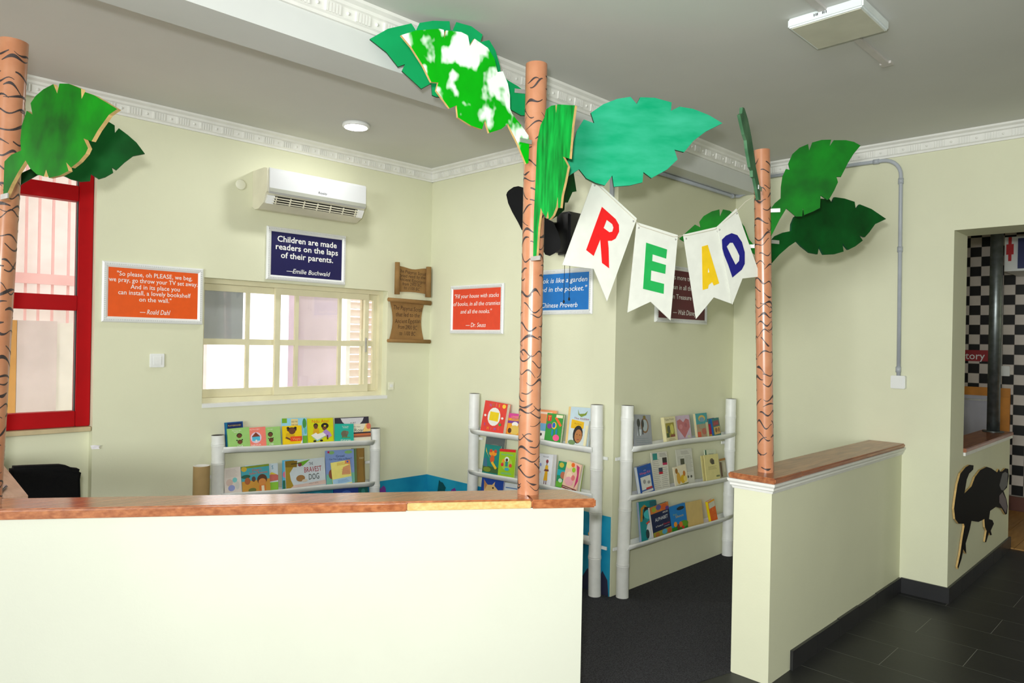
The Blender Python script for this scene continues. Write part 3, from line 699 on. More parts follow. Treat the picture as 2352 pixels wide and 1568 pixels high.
CR = Vector((1, -1, 0)) / R2; CF = Vector((1, 1, 0)) / R2
def palm(base, top, r, leaves, label, brackets=()):
    base, top = Vector(base), Vector(top)
    t = thing('palm_tree', base, label, 'palm decoration')
    n = 14; pth = [base.lerp(top, i / n) for i in range(n + 1)]
    mb = MB().tube(pth, r, 24, 0, cap=False)
    ax = (top - base).normalized()
    mb.lathe([(r, 0), (r - .005, 0), (r - .005, -.10), (0, -.10)], top, ax, 24, 1)
    mb.lathe([(0, 0), (r, 0)], base, ax, 24, 0)
    mb.build('trunk', [bark, hollow], t, origin=base)
    # dark brush strokes painted round the trunk
    rs = random.Random(int(base.x * 1000)); u0 = ax.orthogonal().normalized(); v0 = ax.cross(u0); L = (top - base).length; sb = MB(); z = .03
    def on(a_, z_): return base + ax * min(max(z_, .004), L - .004) + (u0 * math.cos(a_) + v0 * math.sin(a_)) * (r + .0006)
    while z < L - .03:
        a0 = rs.uniform(0, 6.28)
        for k in range(3):
            a1 = a0 + k * 2.1 + rs.uniform(-.4, .4); span = rs.uniform(1.0, 2.6); n_ = 14
            am, fq, ph, sl, wd = rs.uniform(.006, .016), rs.uniform(2.2, 4.5), rs.uniform(0, 6), rs.uniform(-.03, .03), rs.uniform(.0028, .0056)
            zz = z + rs.uniform(-.012, .012); row = []
            for i in range(n_ + 1):
                t_ = i / n_; a_ = a1 + span * t_; zc = zz + am * math.sin(ph + fq * span * t_) + sl * t_
                w_ = wd * (.35 + .65 * math.sin(math.pi * min(1, max(0, t_ * .94 + .03)))) * (1 + .35 * math.sin(7 * t_ + ph))
                row += [on(a_, zc - w_), on(a_, zc + w_)]
            sb.add(row, [(2 * i, 2 * i + 2, 2 * i + 3, 2 * i + 1) for i in range(n_)])
        z += rs.uniform(.038, .06)
    sb.build('bark_marks', M('dark_bark_paint', (62, 52, 52), .4, .3, 30), t, kind='stuff')
    for nm, alpha, off, (ox, oy, sc), pts in leaves:
        al = math.radians(alpha); d = CR * math.cos(al) + CF * math.sin(al); nn = ZUP.cross(d).normalized()
        p0 = base + nn * off
        world = [Pp(ox + x / sc, oy + y / sc, p0, nn) for x, y in pts]
        side = nn if nn.dot(EYE - base) < 0 else -nn
        lf = MB().prism(world, side * .012, 0, 1).build('leaf', [leaf_cols[nm], ply if nm in ('bright', 'swirl', 'stripe') else leaf_cols['grey'] if nm == 'grey' else leaf_edge], t)
        # fixing plate where the stem meets the trunk
        s0 = min(world, key=lambda p: (Vector((p.x, p.y, 0)) - Vector((base.x, base.y, 0))).length + .25 * abs(p.z - min(q.z for q in world) - .08))
        MB().obox(Vector((s0.x, s0.y, s0.z)) + d * .02 - side * .003, d, ZUP, nn, .03, .009, .002).build('bracket', zinc, lf)
    return t
K7 = (830, 20, 2.614); K8 = (1200, 200, 2.8); KR = (1560, 220, 3.733); KL = (0, 80, 3.921)
C2p = [(240,158),(330,130),(470,120),(495,127),(499,178),(510,130),(600,140),(640,160),(652,224),(680,180),(760,235),(800,300),(818,380),(850,375),(880,450),(892,520),(893,600),(905,630),(960,700),(1003,760),(1008,800),(1003,925),(990,932),(940,810),(880,690),(840,722),(768,745),(742,668),(725,724),(660,702),(580,652),(572,580),(530,598),(450,490),(462,443),(420,440),(370,340),(300,230)]
C1p = [(50,182),(160,120),(300,88),(328,130),(350,85),(430,72),(530,75),(534,130),(548,130),(570,80),(660,105),(728,155),(715,200),(768,188),(805,250),(832,340),(838,390),(880,430),(940,465),(985,500),(1010,640),(960,640),(890,600),(780,560),(600,540),(450,528),(425,518),(420,450),(415,450),(360,480),(243,372),(262,333),(220,348),(150,260)]
C3p = [(1108,605),(1140,582),(1165,578),(1169,625),(1176,574),(1282,580),(1266,700),(1250,900),(1210,888),(1240,945),(1222,1040),(1203,1120),(1195,1195),(1181,1195),(1179,1130),(1170,1190),(1150,1240),(1127,1266),(1120,1215),(1110,1258),(1088,1222),(1077,1195),(1062,1320),(1051,1490),(1046,1506),(1031,1500),(1035,1250),(1045,1050),(1055,800),(1075,700),(1100,650)]
C4p = [(1287,232),(1200,180),(1100,140),(1010,125),(955,152),(960,98),(850,68),(758,65),(735,108),(695,62),(610,75),(520,110),(440,165),(462,232),(395,208),(350,280),(330,350),(322,440),(290,470),(200,540),(130,600),(125,700),(200,640),(290,575),(365,528),(410,585),(470,615),(530,632),(578,568),(588,640),(690,632),(772,612),(778,546),(830,585),(930,530),(998,465),(978,402),(1040,418),(1100,345),(1180,285)]
C5p = [(200,470),(300,430),(325,520),(348,670),(322,675),(292,742),(275,735),(270,790),(230,825),(190,850),(150,840),(120,900),(115,820),(140,740)]
R1p = [(545,98),(560,105),(590,200),(620,350),(640,480),(660,620),(680,720),(695,800),(698,892),(682,892),(665,790),(648,705),(632,695),(630,640),(612,610),(585,450),(578,380),(560,330),(535,220),(522,160),(540,150)]
R2p = [(1555,425),(1500,490),(1450,570),(1420,630),(1388,692),(1348,692),(1362,740),(1330,810),(1290,880),(1270,892),(1213,853),(1208,960),(1150,990),(1070,1022),(1063,958),(1055,1032),(1000,1035),(960,1000),(918,965),(860,1060),(800,1180),(785,1207),(772,1200),(772,985),(820,920),(870,878),(872,780),(885,690),(915,626),(948,634),(935,580),(970,500),(1030,445),(1105,413),(1115,467),(1140,400),(1220,378),(1303,375),(1291,428),(1325,380),(1430,380),(1500,395)]
R3p = [(1775,1055),(1680,1100),(1630,1170),(1592,1212),(1543,1193),(1575,1240),(1510,1290),(1450,1320),(1400,1260),(1410,1335),(1330,1358),(1240,1362),(1200,1288),(1187,1358),(1120,1345),(1050,1290),(1008,1245),(940,1290),(860,1360),(790,1440),(785,1250),(830,1200),(900,1170),(962,1158),(965,1100),(990,1040),(1070,980),(1150,930),(1210,880),(1290,886),(1310,920),(1335,868),(1420,880),(1505,908),(1515,974),(1550,930),(1650,970)]
R4p = [(0,1225),(60,1170),(135,1103),(182,1127),(172,1080),(210,1030),(280,990),(345,973),(350,1032),(375,973),(435,985),(480,1020),(560,1120),(600,1230),(650,1290),(665,1370),(620,1340),(560,1290),(400,1310),(250,1300),(100,1265),(35,1247)]
L1p = [(1055,668),(980,720),(930,790),(880,860),(825,958),(753,933),(793,1020),(770,1070),(710,1140),(640,1195),(596,1148),(617,1225),(540,1265),(440,1288),(415,1213),(395,1275),(330,1255),(270,1200),(230,1130),(160,1240),(100,1350),(45,1475),(28,1460),(40,1140),(100,1080),(190,1040),(183,950),(195,820),(240,683),(292,717),(275,615),(320,550),(390,490),(480,443),(515,527),(535,438),(620,440),(730,485),(735,577),(765,515),(850,545),(960,610)]
L2p = [(1305,1070),(1200,1090),(1120,1150),(1048,1218),(1008,1193),(1020,1240),(950,1280),(890,1298),(820,1253),(812,1315),(730,1322),(640,1300),(590,1275),(480,1240),(340,1260),(200,1340),(60,1480),(40,1380),(200,1240),(400,1150),(560,1080),(640,950),(780,840),(950,765),(1033,815),(1035,882),(1070,840),(1150,900),(1230,970)]
fb_ = F0 + fn * .09
palm((fb_ + fd * .27) + ZUP * .942, (fb_ + fd * .335) + ZUP * 2.70, .048,
     [('bright', -35, -.052, KL, L1p), ('dark', 32, .05, KL, L2p)], 'palm tree with two dark green leaves at the left edge')
palm((2.254, 2.137, .942), (2.254, 2.137, 2.795), .047,
     [('swirl', 214, .052, K7, C2p), ('flat', 194, -.05, K7, C1p), ('stripe', -52, -.056, K7, C3p), ('teal', 8, -.05, K8, C4p), ('dark', 55, .052, K8, C5p)],
     'palm tree with a white swirled leaf on the foreground half wall')
palm((3.40, 1.61, .978), (3.335, 1.632, 2.555), .0385,
     [('grey', -121, .042, KR, R1p), ('mid', -18, -.042, KR, R2p), ('dark', 22, .042, KR, R3p), ('mid', 166, -.042, KR, R4p)],
     'slimmer palm tree standing on the right half wall')

# ------------------------------------------------------------------ READ pennants
KB = (1140, 400, 3.7935)
felt = M('white_felt', (222, 224, 214), .85, .03, 20)
b0 = Vector((2.254, 2.137, 0)); bd = Vector((1.146, -.527, 0)).normalized(); bn = Vector((bd.y, -bd.x, 0))   # bn towards the camera
if bn.dot(EYE - b0) < 0: bn = -bn
bt = thing('letter_bunting', tuple(b0 + bd * .6 + ZUP * 1.7), 'string of four white pennants spelling READ between two palms', 'bunting')
def bp(x, y, off): return Pp(KB[0] + x / KB[2], KB[1] + y / KB[2], b0 + bn * off, bn)
def pennant(poly, letter, hole, col, off):
    o = MB().prism([bp(x, y, off) for x, y in poly], -bn * .004).build('pennant', felt, bt)
    loop = list(letter)
    if hole:   # keyhole join
        i, j = min(((i, j) for i in range(len(loop)) for j in range(len(hole))), key=lambda ij: (loop[ij[0]][0] - hole[ij[1]][0]) ** 2 + (loop[ij[0]][1] - hole[ij[1]][1]) ** 2)
        area2 = lambda q: sum(q[k][0] * q[(k + 1) % len(q)][1] - q[(k + 1) % len(q)][0] * q[k][1] for k in range(len(q)))
        h_ = list(hole)
        if area2(h_) * area2(loop) > 0: h_ = h_[::-1]; j = len(h_) - 1 - j
        loop = loop[:i + 1] + h_[j:] + h_[:j + 1] + loop[i:]
    # filled front built as triangles so the counter stays open
    vs = [bp(x, y, off + .0015) for x, y in loop]
    bm = bmesh.new()
    from mathutils.geometry import tessellate_polygon
    loops = [[Vector((x, y, 0)) for x, y in letter]] + ([[Vector((x, y, 0)) for x, y in hole]] if hole else [])
    tri = tessellate_polygon(loops); flat = [p for l in loops for p in l]
    m2 = MB().add([bp(p.x, p.y, off + .0018) for p in flat], [list(t) for t in tri])
    for l in (letter, hole or []):
        n = len(l)
        for k in range(n):
            q, r_ = l[k], l[(k + 1) % n]
            m2.add([bp(*q, off + .0018), bp(*r_, off + .0018), bp(*r_, off + .0002), bp(*q, off + .0002)], [(0, 1, 2, 3)])
    bm.free()
    m2.build('letter', M('felt_%d_%d_%d' % col, col, .8, .05, 20), o)
    for x, y in (poly[0], poly[1]):
        cx = sum(p[0] for p in poly) / len(poly); cy = sum(p[1] for p in poly) / len(poly)
        c = bp(x + (cx - x) * .1, y + (cy - y) * .1, off + .001)
        MB().lathe([(.004, 0), (.004, .002), (0, .003)], c, bn, 8).build('eyelet', zinc, o)
pennant([(850, 40), (1225, 385), (965, 1105), (850, 825), (575, 790)], [(920,283),(1040,390),(1068,440),(1070,500),(1040,560),(1005,580),(972,580),(978,640),(983,820),(920,772),(905,570),(848,712),(782,660)], [(962,398),(1010,435),(1020,465),(1010,500),(985,505),(935,468)], (226, 8, 8), .012)
pennant([(1225, 418), (1582, 530), (1518, 1272), (1345, 1110), (1145, 1203)], [(1305,595),(1488,655),(1480,735),(1362,698),(1358,755),(1478,790),(1472,868),(1350,838),(1345,925),(1462,955),(1458,1042),(1278,998)], None, (20, 168, 78), .0)
pennant([(1630, 525), (1935, 455), (2050, 1128), (1895, 1072), (1742, 1258)], [(1790,630),(1842,615),(1942,950),(1895,970),(1880,940),(1850,965),(1845,995),(1797,1008)], [(1845,815),(1857,852),(1843,858)], (232, 192, 4), .0)
pennant([(1925, 455), (2092, 298), (2302, 890), (2145, 908), (2058, 1133)], [(1965,570),(2000,535),(2050,513),(2100,530),(2140,590),(2165,680),(2165,780),(2140,830),(2057,900),(2020,790),(1985,705),(1970,650)], [(2008,630),(2035,597),(2060,597),(2095,660),(2118,710),(2115,755),(2085,788),(2050,720)], (8, 8, 118), .010)
sp = [bp(x, y, o_) for x, y, o_ in ((420, 60, .05), (660, -20, .045), (890, 100, .014), (1205, 395, .012), (1250, 450, .004), (1545, 545, .004), (1680, 530, .004), (1905, 480, .006), (2080, 335, .014), (2170, 240, .02), (2250, 190, .04))]
MB().tube(sp, .0016, 6).build('string', C((210, 204, 186)), bt)

# ------------------------------------------------------------------ wall fan
KF = (1140, 380, 6.535)
wf = thing('wall_fan', (3.6, 3.2, 2.1), 'black wall fan with broad blades behind the centre palm trunk', 'fan')
hub = Vector(P(1228, 508, X=3.36)); fanax = (EYE + Vector((0, .8, 0)) - hub); fanax.z = -.1; fanax.normalize()
fu = ZUP.cross(fanax).normalized(); fv = fanax.cross(fu)
bl = M('fan_blade_black', (8, 8, 9), .6, .1, 10, spec=.15)
def blade(pts, tw):
    pp = [Pp(KF[0] + x / KF[2], KF[1] + y / KF[2], hub, fanax) for x, y in pts]
    cen = sum(pp, Vector()) / len(pp); ax = (cen - hub).normalized()
    q = Matrix.Rotation(math.radians(tw), 3, ax)
    pp = [hub + q @ (p - hub) for p in pp]
    MB().prism(pp, fanax * .004).build('blade', bl, wf, bevel=.001)
blade([(150,440),(165,400),(190,370),(260,320),(330,306),(400,325),(470,420),(530,600),(570,800),(560,880),(480,990),(385,972),(330,860),(240,700),(180,570)], 6)
blade([(600,800),(760,800),(860,850),(930,1000),(972,1150),(965,1240),(890,1310),(800,1356),(730,1335),(680,1240),(620,1050),(585,900)], 6)
blade([(600,780),(660,700),(760,560),(900,480),(1000,500),(1020,600),(940,720),(800,800),(640,860)], 6)
MB().lathe([(0, .035), (.02, .033), (.035, .02), (.04, 0), (.04, -.02)], hub, fanax, 24).build('hub', black_pl, wf)
mot = Vector(P(1312, 540, X=3.56))
MB().lathe([(.03, -.01), (.06, -.03), (.068, -.08), (.06, -.13), (.03, -.15), (0, -.152)], hub, fanax, 24).build('motor', black_pl, wf)
c0 = hub - fanax * .13
mb = MB(); q0, q1 = P(1292, 492, X=3.57), P(1323, 585, X=3.57)
mb.box((3.50, q1.y, q1.z), (3.6465, q0.y, q0.z)); mb.build('wall_mount', black_pl, wf, bevel=.015)
MB().tube([c0, c0 + Vector((.05, -.01, -.01)), Vector((3.56, (q0.y + q1.y) / 2, (q0.z + q1.z) / 2 + .05))], .028, 14).build('arm', black_pl, wf)
for px, ye in ((1297, 692), (1309, 686)):
    a = P(px, 585, X=3.53); e = P(px - 2, ye, X=3.53)
    c_ = MB().tube([(a.x, a.y, a.z), (e.x, e.y, e.z)], .0016, 6).build('pull_cord', black_pl, wf)
    MB().lathe([(0, -.012), (.006, -.008), (.007, 0), (.004, .008), (0, .010)], (e.x, e.y, e.z), ZUP, 10).build('bead', black_pl, c_)

# ------------------------------------------------------------------ bamboo bookracks
def post(par, b, t, r, nodes):
    b, t = Vector(b), Vector(t); pth = []; rr = []
    L = (t - b).length
    ev = [(0, r)]
    for i, nz_ in enumerate(nodes):
        ev += [(nz_ - .02, r * (1.0 if i % 2 else .98)), (nz_ - .006, r * 1.05), (nz_ - .001, r * 1.07), (nz_, r * 1.02), (nz_ + .001, r * 1.07), (nz_ + .006, r * 1.05), (nz_ + .02, r * .99)]
    ev += [(L, r)]
    for z, q in ev: pth.append(b.lerp(t, z / L) + Vector((.003 * math.sin(z * 7 + b.x), .002 * math.sin(z * 5), 0))); rr.append(q)
    mb = MB().tube(pth, rr, 18, cap=False)
    mb.lathe([(r, 0), (r - .008, .0), (r - .010, -.05), (0, -.05)], pth[-1], (t - b).normalized(), 18, 1)
    mb.lathe([(0, 0), (r, 0)], pth[0], ZUP, 18)
    return mb.build('post', [bamboo, M('bamboo_hollow', (90, 88, 80), .9)], par)
def rail(par, p, q, n, r=.044, extra=.0):
    p, q = Vector(p), Vector(q); d = (q - p).normalized(); p = p - d * extra; q = q + d * extra
    side = n.normalized(); upv = d.cross(side); upv = upv if upv.z > 0 else -upv
    mb = MB(); k = 10; N_ = 14
    rows = []
    for i in range(N_ + 1):
        u = i / N_; c = p.lerp(q, u); node = 1 + .05 * max(0, 1 - abs(((u * 3.0 + .35) % 1) - .5) / .06)
        wob = .003 * math.sin(9 * u + p.x)
        row = []
        for j in range(k + 1):
            a = math.pi + math.pi * j / k; row.append(c + side * math.cos(a) * r * node + upv * (math.sin(a) * r * node + wob))
        for j in range(k, -1, -1):
            a = math.pi + math.pi * j / k; row.append(c + side * math.cos(a) * (r - .006) + upv * (math.sin(a) * (r - .006) + wob))
        rows.append(row)
    m = len(rows[0])
    for r0, r1 in zip(rows, rows[1:]):
        k0 = len(mb.v); mb.v += r0 + r1
        for j in range(m): mb.f.append([k0 + j, k0 + (j + 1) % m, k0 + m + (j + 1) % m, k0 + m + j]); mb.mi.append(0); mb.sm.append(True)
    for e in (rows[0], rows[-1]): mb.add(e, [list(range(m))])
    bmv = mb.build('rail', bamboo, par)
    bm = bmesh.new(); bm.from_mesh(bmv.data); bmesh.ops.remove_doubles(bm, verts=bm.verts, dist=1e-5); bmesh.ops.recalc_face_normals(bm, faces=bm.faces); bm.to_mesh(bmv.data); bm.free()
    return bmv
DR = .062     # gutter axis distance from the wall
RIMS = {'A': [((520, 1027), (855, 1009)), ((515, 1133), (855, 1104.5)), None],
        'B': [((1085, 984), (1355, 1026)), ((1081, 1078), (1355, 1132)), ((1081, 1178), (1350, 1238))],
        'C': [((1458, 1023.6), (1686, 993.3)), ((1450, 1136), (1681, 1092)), ((1448, 1250), (1679, 1182))]}
def rimz(wk, i, px):
    (a, b), (c, d) = RIMS[wk][i]
    p, q = onwall(wk, a, b, DR + .036), onwall(wk, c, d, DR + .036)
    h = WALL[wk][2]
    return p, q
def rack(wk, posts, label):
    ax, c, h, n = WALL[wk]
    t = thing('bamboo_bookrack', tuple(Vector(posts[0][0])), label, 'bookrack')
    for b, tp_, nodes in posts: post(t, b, tp_, .040, nodes)
    for i, rm in enumerate(RIMS[wk]):
        if rm is None:
            p, q = rimz(wk, i - 1, 0); p, q = p - ZUP * .29, q - ZUP * .29
        else: p, q = rimz(wk, i, 0)
        p, q = p - n * .036, q - n * .036
        rail(t, p, q, n, extra=.02)
    for b, tp_, _ in posts:     # wall straps
        for fr_ in (.25, .72):
            m_ = Vector(b).lerp(Vector(tp_), fr_)
            MB().obox(m_ - n * .036 , h, ZUP, n, .062, .010, .004).build('strap', bamboo, t)
    return t
rack('A', [((1.93, 4.548, .002), (1.912, 4.548, .962), (.25, .5, .78, .90)), ((3.118, 4.548, .002), (3.103, 4.548, .920), (.22, .48, .76))], 'white bamboo bookrack under the sliding window')
rack('B', [((3.598, 3.99, .002), (3.598, 3.982, 1.20), (.3, .62, .95)), ((3.596, 2.812, .002), (3.598, 2.825, 1.205), (.24, .52, .80, 1.06))], 'white bamboo bookrack behind the centre palm trunk')
rack('C', [((3.705, 2.678, .002), (3.722, 2.678, 1.205), (.2, .55, .86, 1.12)), ((5.04, 2.678, .002), (5.046, 2.678, 1.19), (.12, .46, .8, 1.05))], 'white bamboo bookrack between the pillar corner and right wall')

# ------------------------------------------------------------------ picture books on the racks
TILT = math.radians(9)
SKIN, BR2, WHT, BLK = (112, 66, 42), (84, 48, 30), (240, 238, 232), (24, 22, 24)
def book(wk, row, layer, quad, col, art, label, thick=.010, spine=None, name='picture_book', cat='book'):
    ax, c, h, n = WALL[wk]
    a, b = rimz(wk, row if RIMS[wk][row] else row - 1, 0)
    zr = (a.z + b.z) / 2 - (0 if RIMS[wk][row] else .29)
    nn = (n * math.cos(TILT) + ZUP * math.sin(TILT)).normalized(); up = (ZUP * math.cos(TILT) - n * math.sin(TILT)).normalized()
    base = Vector((0, c, 0)) if ax == 'Y' else Vector((c, 0, 0))
    p0 = base + n * (DR + .004 + .013 * layer + (max(0, thick - .012) if layer >= 1 else 0)) + ZUP * (zr - .02)
    w_ = [Pp(x, y, p0, nn) for x, y in quad]                     # TL TR BR BL
    q = [((p - p0).dot(h), (p - p0).dot(up)) for p in w_]
    mid = lambda i, j: ((q[i][0] + q[j][0]) / 2, (q[i][1] + q[j][1]) / 2)
    l, r, t_, bo = mid(0, 3), mid(1, 2), mid(0, 1), mid(3, 2)
    W = math.hypot(r[0] - l[0], r[1] - l[1]); Hh = math.hypot(t_[0] - bo[0], t_[1] - bo[1])
    ang = (math.atan2(r[1] - l[1], r[0] - l[0]) + (math.atan2(t_[1] - bo[1], t_[0] - bo[0]) - math.pi / 2)) / 2
    cx, cy = sum(k[0] for k in q) / 4, sum(k[1] for k in q) / 4
    hx = h * math.cos(ang) + up * math.sin(ang); hy = up * math.cos(ang) - h * math.sin(ang)
    cen = p0 + h * cx + up * cy
    org = cen - hx * W / 2 - hy * Hh / 2
    t = thing(name, tuple(cen - hy * Hh / 2), label, cat)
    cov = [C(col), C(spine or col)]; ext = .014      # the foot of the book stands down in the gutter
    cen = cen - hy * ext / 2; Hh0 = Hh; Hh = Hh + ext
    # two boards, spine and page block
    mb = MB().obox(cen - nn * .0008, hx, hy, nn, W / 2, Hh / 2, .0008, 0)
    mb.obox(cen - nn * (thick - .0008), hx, hy, nn, W / 2, Hh / 2, .0008, 0)
    mb.obox(cen - hx * (W / 2 - .001) - nn * thick / 2, hx, hy, nn, .001, Hh / 2, thick / 2 - .0016, 1)
    cv = mb.build('cover', cov, t)
    if thick > .004:
        MB().obox(cen + hx * .0005 - nn * thick / 2, hx, hy, nn, W / 2 - .0025, Hh / 2 - .002, thick / 2 - .0017).build('pages', M('book_pages', (226, 216, 190), .8, .06, 60), t)
    if art:
        Hh = Hh0; cols = []; am = MB()
        for k, it in enumerate(art):
            cl = it[-1]
            if cl not in cols: cols.append(cl)
            mi = cols.index(cl); o = org + nn * (.0004 + .00022 * k)
            pt = lambda x, y: o + hx * (x * W) + hy * (y * Hh)
            if it[0] == 'r': _, xa, ya, xb, yb, _c = it; am.add([pt(xa, ya), pt(xb, ya), pt(xb, yb), pt(xa, yb)], [(0, 1, 2, 3)], mi)
            elif it[0] == 'e': _, ex, ey, rx, ry, _c = it; am.add([pt(ex + rx * math.cos(6.2832 * j / 16), ey + ry * math.sin(6.2832 * j / 16)) for j in range(16)], [list(range(16))], mi)
            elif it[0] == 'p': am.add([pt(x, y) for x, y in it[1]], [list(range(len(it[1])))], mi)
            elif it[0] == 't':
                _, s, tx, ty, th, mw, _c = it
                put_text(am, s, o, hx, hy, tx * W, ty * Hh, th * Hh, mi, maxw=mw * W if mw else None, bold=.0)
            elif it[0] == 'l':   # rows of fine print
                _, xa, ya, xb, yb, nl, _c = it
                for j in range(nl):
                    y = ya + (yb - ya) * (j + .5) / nl; e = xb - (xb - xa) * (.25 * ((j * 7) % 3) / 3)
                    am.add([pt(xa, y - .006), pt(e, y - .006), pt(e, y + .006), pt(xa, y + .006)], [(0, 1, 2, 3)], mi)
        am.build('cover_art', [C(k) for k in cols], cv, kind=None)
    return t
def face(x, y, s, hair=BLK, skin=SKIN, asp=1.0):
    return [('e', x, y + s * .18, s * 1.05 / asp, s * 1.0, hair), ('e', x, y - s * .05, s * .85 / asp, s * .88, skin)]

# rack under the window, top row
book('A', 0, 0, ((515.5,969.3),(557.6,968),(561,1023),(521,1028)), (0, 78, 150), [('r', .12, .72, .95, .96, (8, 36, 92)), ('t', 'PLAYGROUND', .52, .86, .06, .7, (210, 180, 60)), ('r', .0, .0, .12, 1, (0, 110, 150))], 'dark blue book at the left end of the window rack top row', .012)
book('A', 0, 1, ((521,983.4),(571.6,981.5),(576,1024),(525.7,1028.6)), (158, 206, 118), [('t', 'My First Igbo', .42, .88, .05, .42, WHT), ('t', 'FAMILY', .42, .79, .06, .26, WHT)] + face(.52, .58, .12) + [('e', .40, .36, .035, .03, BLK), ('e', .64, .37, .035, .03, BLK)] + face(.53, .25, .11, BR2) + [('t', 'ADA', .52, .05, .1, .28, WHT)], 'pale green book with two faces left of the pink book')
book('A', 0, 1, ((571.6,982),(608.6,980),(613,1022.3),(576,1024.4)), (246, 132, 116), [('t', 'My First Igbo', .32, .9, .06, .6, WHT), ('e', .38, .45, .34, .30, (232, 206, 226)), ('p', [(.1, .5), (.38, .74), (.64, .5)], (134, 60, 40)), ('r', .14, .28, .62, .5, (84, 190, 222)), ('r', .33, .2, .43, .34, WHT), ('t', 'NKITA', .36, .06, .1, .6, WHT)], 'salmon pink book with a house in a circle')
book('A', 0, 1, ((609,980.8),(643,979.3),(646,1019.7),(613,1023)), (158, 206, 118), [('t', 'First Igbo', .32, .88, .05, .6, WHT)] + face(.3, .58, .13, BLK, SKIN, .8) + [('e', .17, .38, .035, .03, BLK), ('e', .47, .39, .035, .03, BLK)] + face(.33, .27, .12, BR2, SKIN, .8) + [('t', 'OBI', .32, .06, .1, .4, WHT)], 'pale green book with two faces right of the pink book')
book('A', 0, 0, ((646,959),(703,961),(707,1018),(650,1020)), (150, 210, 236), [('r', 0, .82, .2, 1, (120, 176, 40)), ('r', .82, .0, 1, .3, (110, 180, 50)), ('r', .36, .55, .64, .97, (232, 214, 150)), ('t', 'HIDE THE', .5, .86, .07, .24, (90, 60, 30)), ('t', 'TORTOISE', .5, .74, .07, .26, (90, 60, 30)), ('e', .9, .78, .08, .2, (70, 150, 70)), ('e', .06, .4, .05, .1, (230, 120, 140)), ('e', .93, .5, .05, .14, (90, 190, 190))], 'sky blue picture book behind the yellow one with a girl')
book('A', 0, 1, ((648.8,978.3),(692.8,976.4),(694,1017.5),(650.7,1020)), (244, 206, 4), [('p', [(.1, .3), (.2, .62), (.62, .5), (.6, .34), (.4, .2)], (222, 176, 20)), ('e', .47, .78, .26, .13, BR2), ('e', .27, .88, .07, .07, BLK), ('e', .66, .87, .07, .07, BLK), ('e', .48, .70, .18, .17, SKIN), ('p', [(.12, .34), (.4, .18), (.36, .3), (.18, .4)], SKIN), ('r', .38, .14, 1, .4, (236, 76, 30)), ('t', 'Vuyo', .7, .27, .14, .42, (250, 180, 120)), ('p', [(.9, 0), (1, 0), (1, .2)], WHT)], 'bright yellow book with a girl holding a red sign')
book('A', 0, 1, ((707.4,961),(763.5,959),(768,1015),(708,1017.8)), (214, 214, 6), [('t', 'Ndu Anyi', .49, .88, .13, .66, (226, 82, 24)), ('p', [(.18, .42), (.22, .6), (.42, .6), (.44, .36), (.2, .36)], (222, 170, 26)), ('e', .3, .70, .09, .1, BLK), ('e', .3, .66, .075, .09, SKIN), ('e', .66, .68, .15, .12, BLK), ('e', .64, .58, .09, .08, SKIN), ('e', .66, .68, .05, .03, (232, 214, 20)), ('p', [(.56, .44), (.7, .54), (.86, .4), (.92, .26), (.78, .18), (.6, .3)], (178, 142, 214)), ('p', [(.1, .32), (.3, .42), (.36, .36), (.58, .42), (.7, .3), (.34, .12)], WHT), ('p', [(.12, .28), (.34, .12), (.7, .28), (.34, .06)], (140, 206, 206)), ('e', .24, .08, .06, .04, BLK), ('e', .5, .09, .06, .04, BLK), ('r', .72, .12, .77, .3, BR2)], 'yellow green book with two children reading')
book('A', 0, 0, ((770.6,959),(845.6,956.8),(850,1005),(772,1010)), (44, 38, 58), [('p', [(.14, 1), (.2, .8), (.32, .62), (.5, .52), (.68, .62), (.8, .8), (.86, 1)], (214, 212, 218)), ('t', 'KURT', .52, .74, .07, .22, BLK), ('r', 0, .97, 1, 1, (44, 38, 58))], 'black and grey book at the right end of the window rack')
book('A', 0, 1, ((797,973.5),(849.6,972.5),(852.4,1006),(798,1010)), (232, 226, 206), [('t', 'The New', .42, .82, .09, .3, (120, 110, 110)), ('t', 'Road', .52, .6, .22, .42, (60, 60, 66)), ('p', [(.66, .45), (1, .5), (1, 1), (.8, 1)], (248, 206, 120)), ('e', .92, .82, .1, .2, (226, 116, 90)), ('r', .0, .36, 1, .46, (50, 44, 56)), ('r', 0, .24, 1, .36, (206, 112, 66)), ('r', 0, .12, 1, .24, (150, 92, 70))], 'cream book about a road beside the turquoise book')
book('A', 0, 2, ((770,972.5),(812,973.4),(812.6,1012.7),(770,1014)), (22, 180, 162), [('t', 'My First Igbo', .55, .86, .05, .5, WHT), ('t', 'ANIMALS', .55, .78, .06, .3, WHT), ('e', .5, .44, .19, .18, (110, 104, 84)), ('e', .64, .5, .08, .1, (122, 114, 96)), ('r', .36, .24, .44, .4, (110, 104, 84)), ('r', .56, .24, .64, .4, (110, 104, 84)), ('r', .34, .2, .8, .25, (90, 150, 80)), ('t', 'EDIDION', .55, .06, .1, .52, WHT)], 'turquoise book with a grey animal')
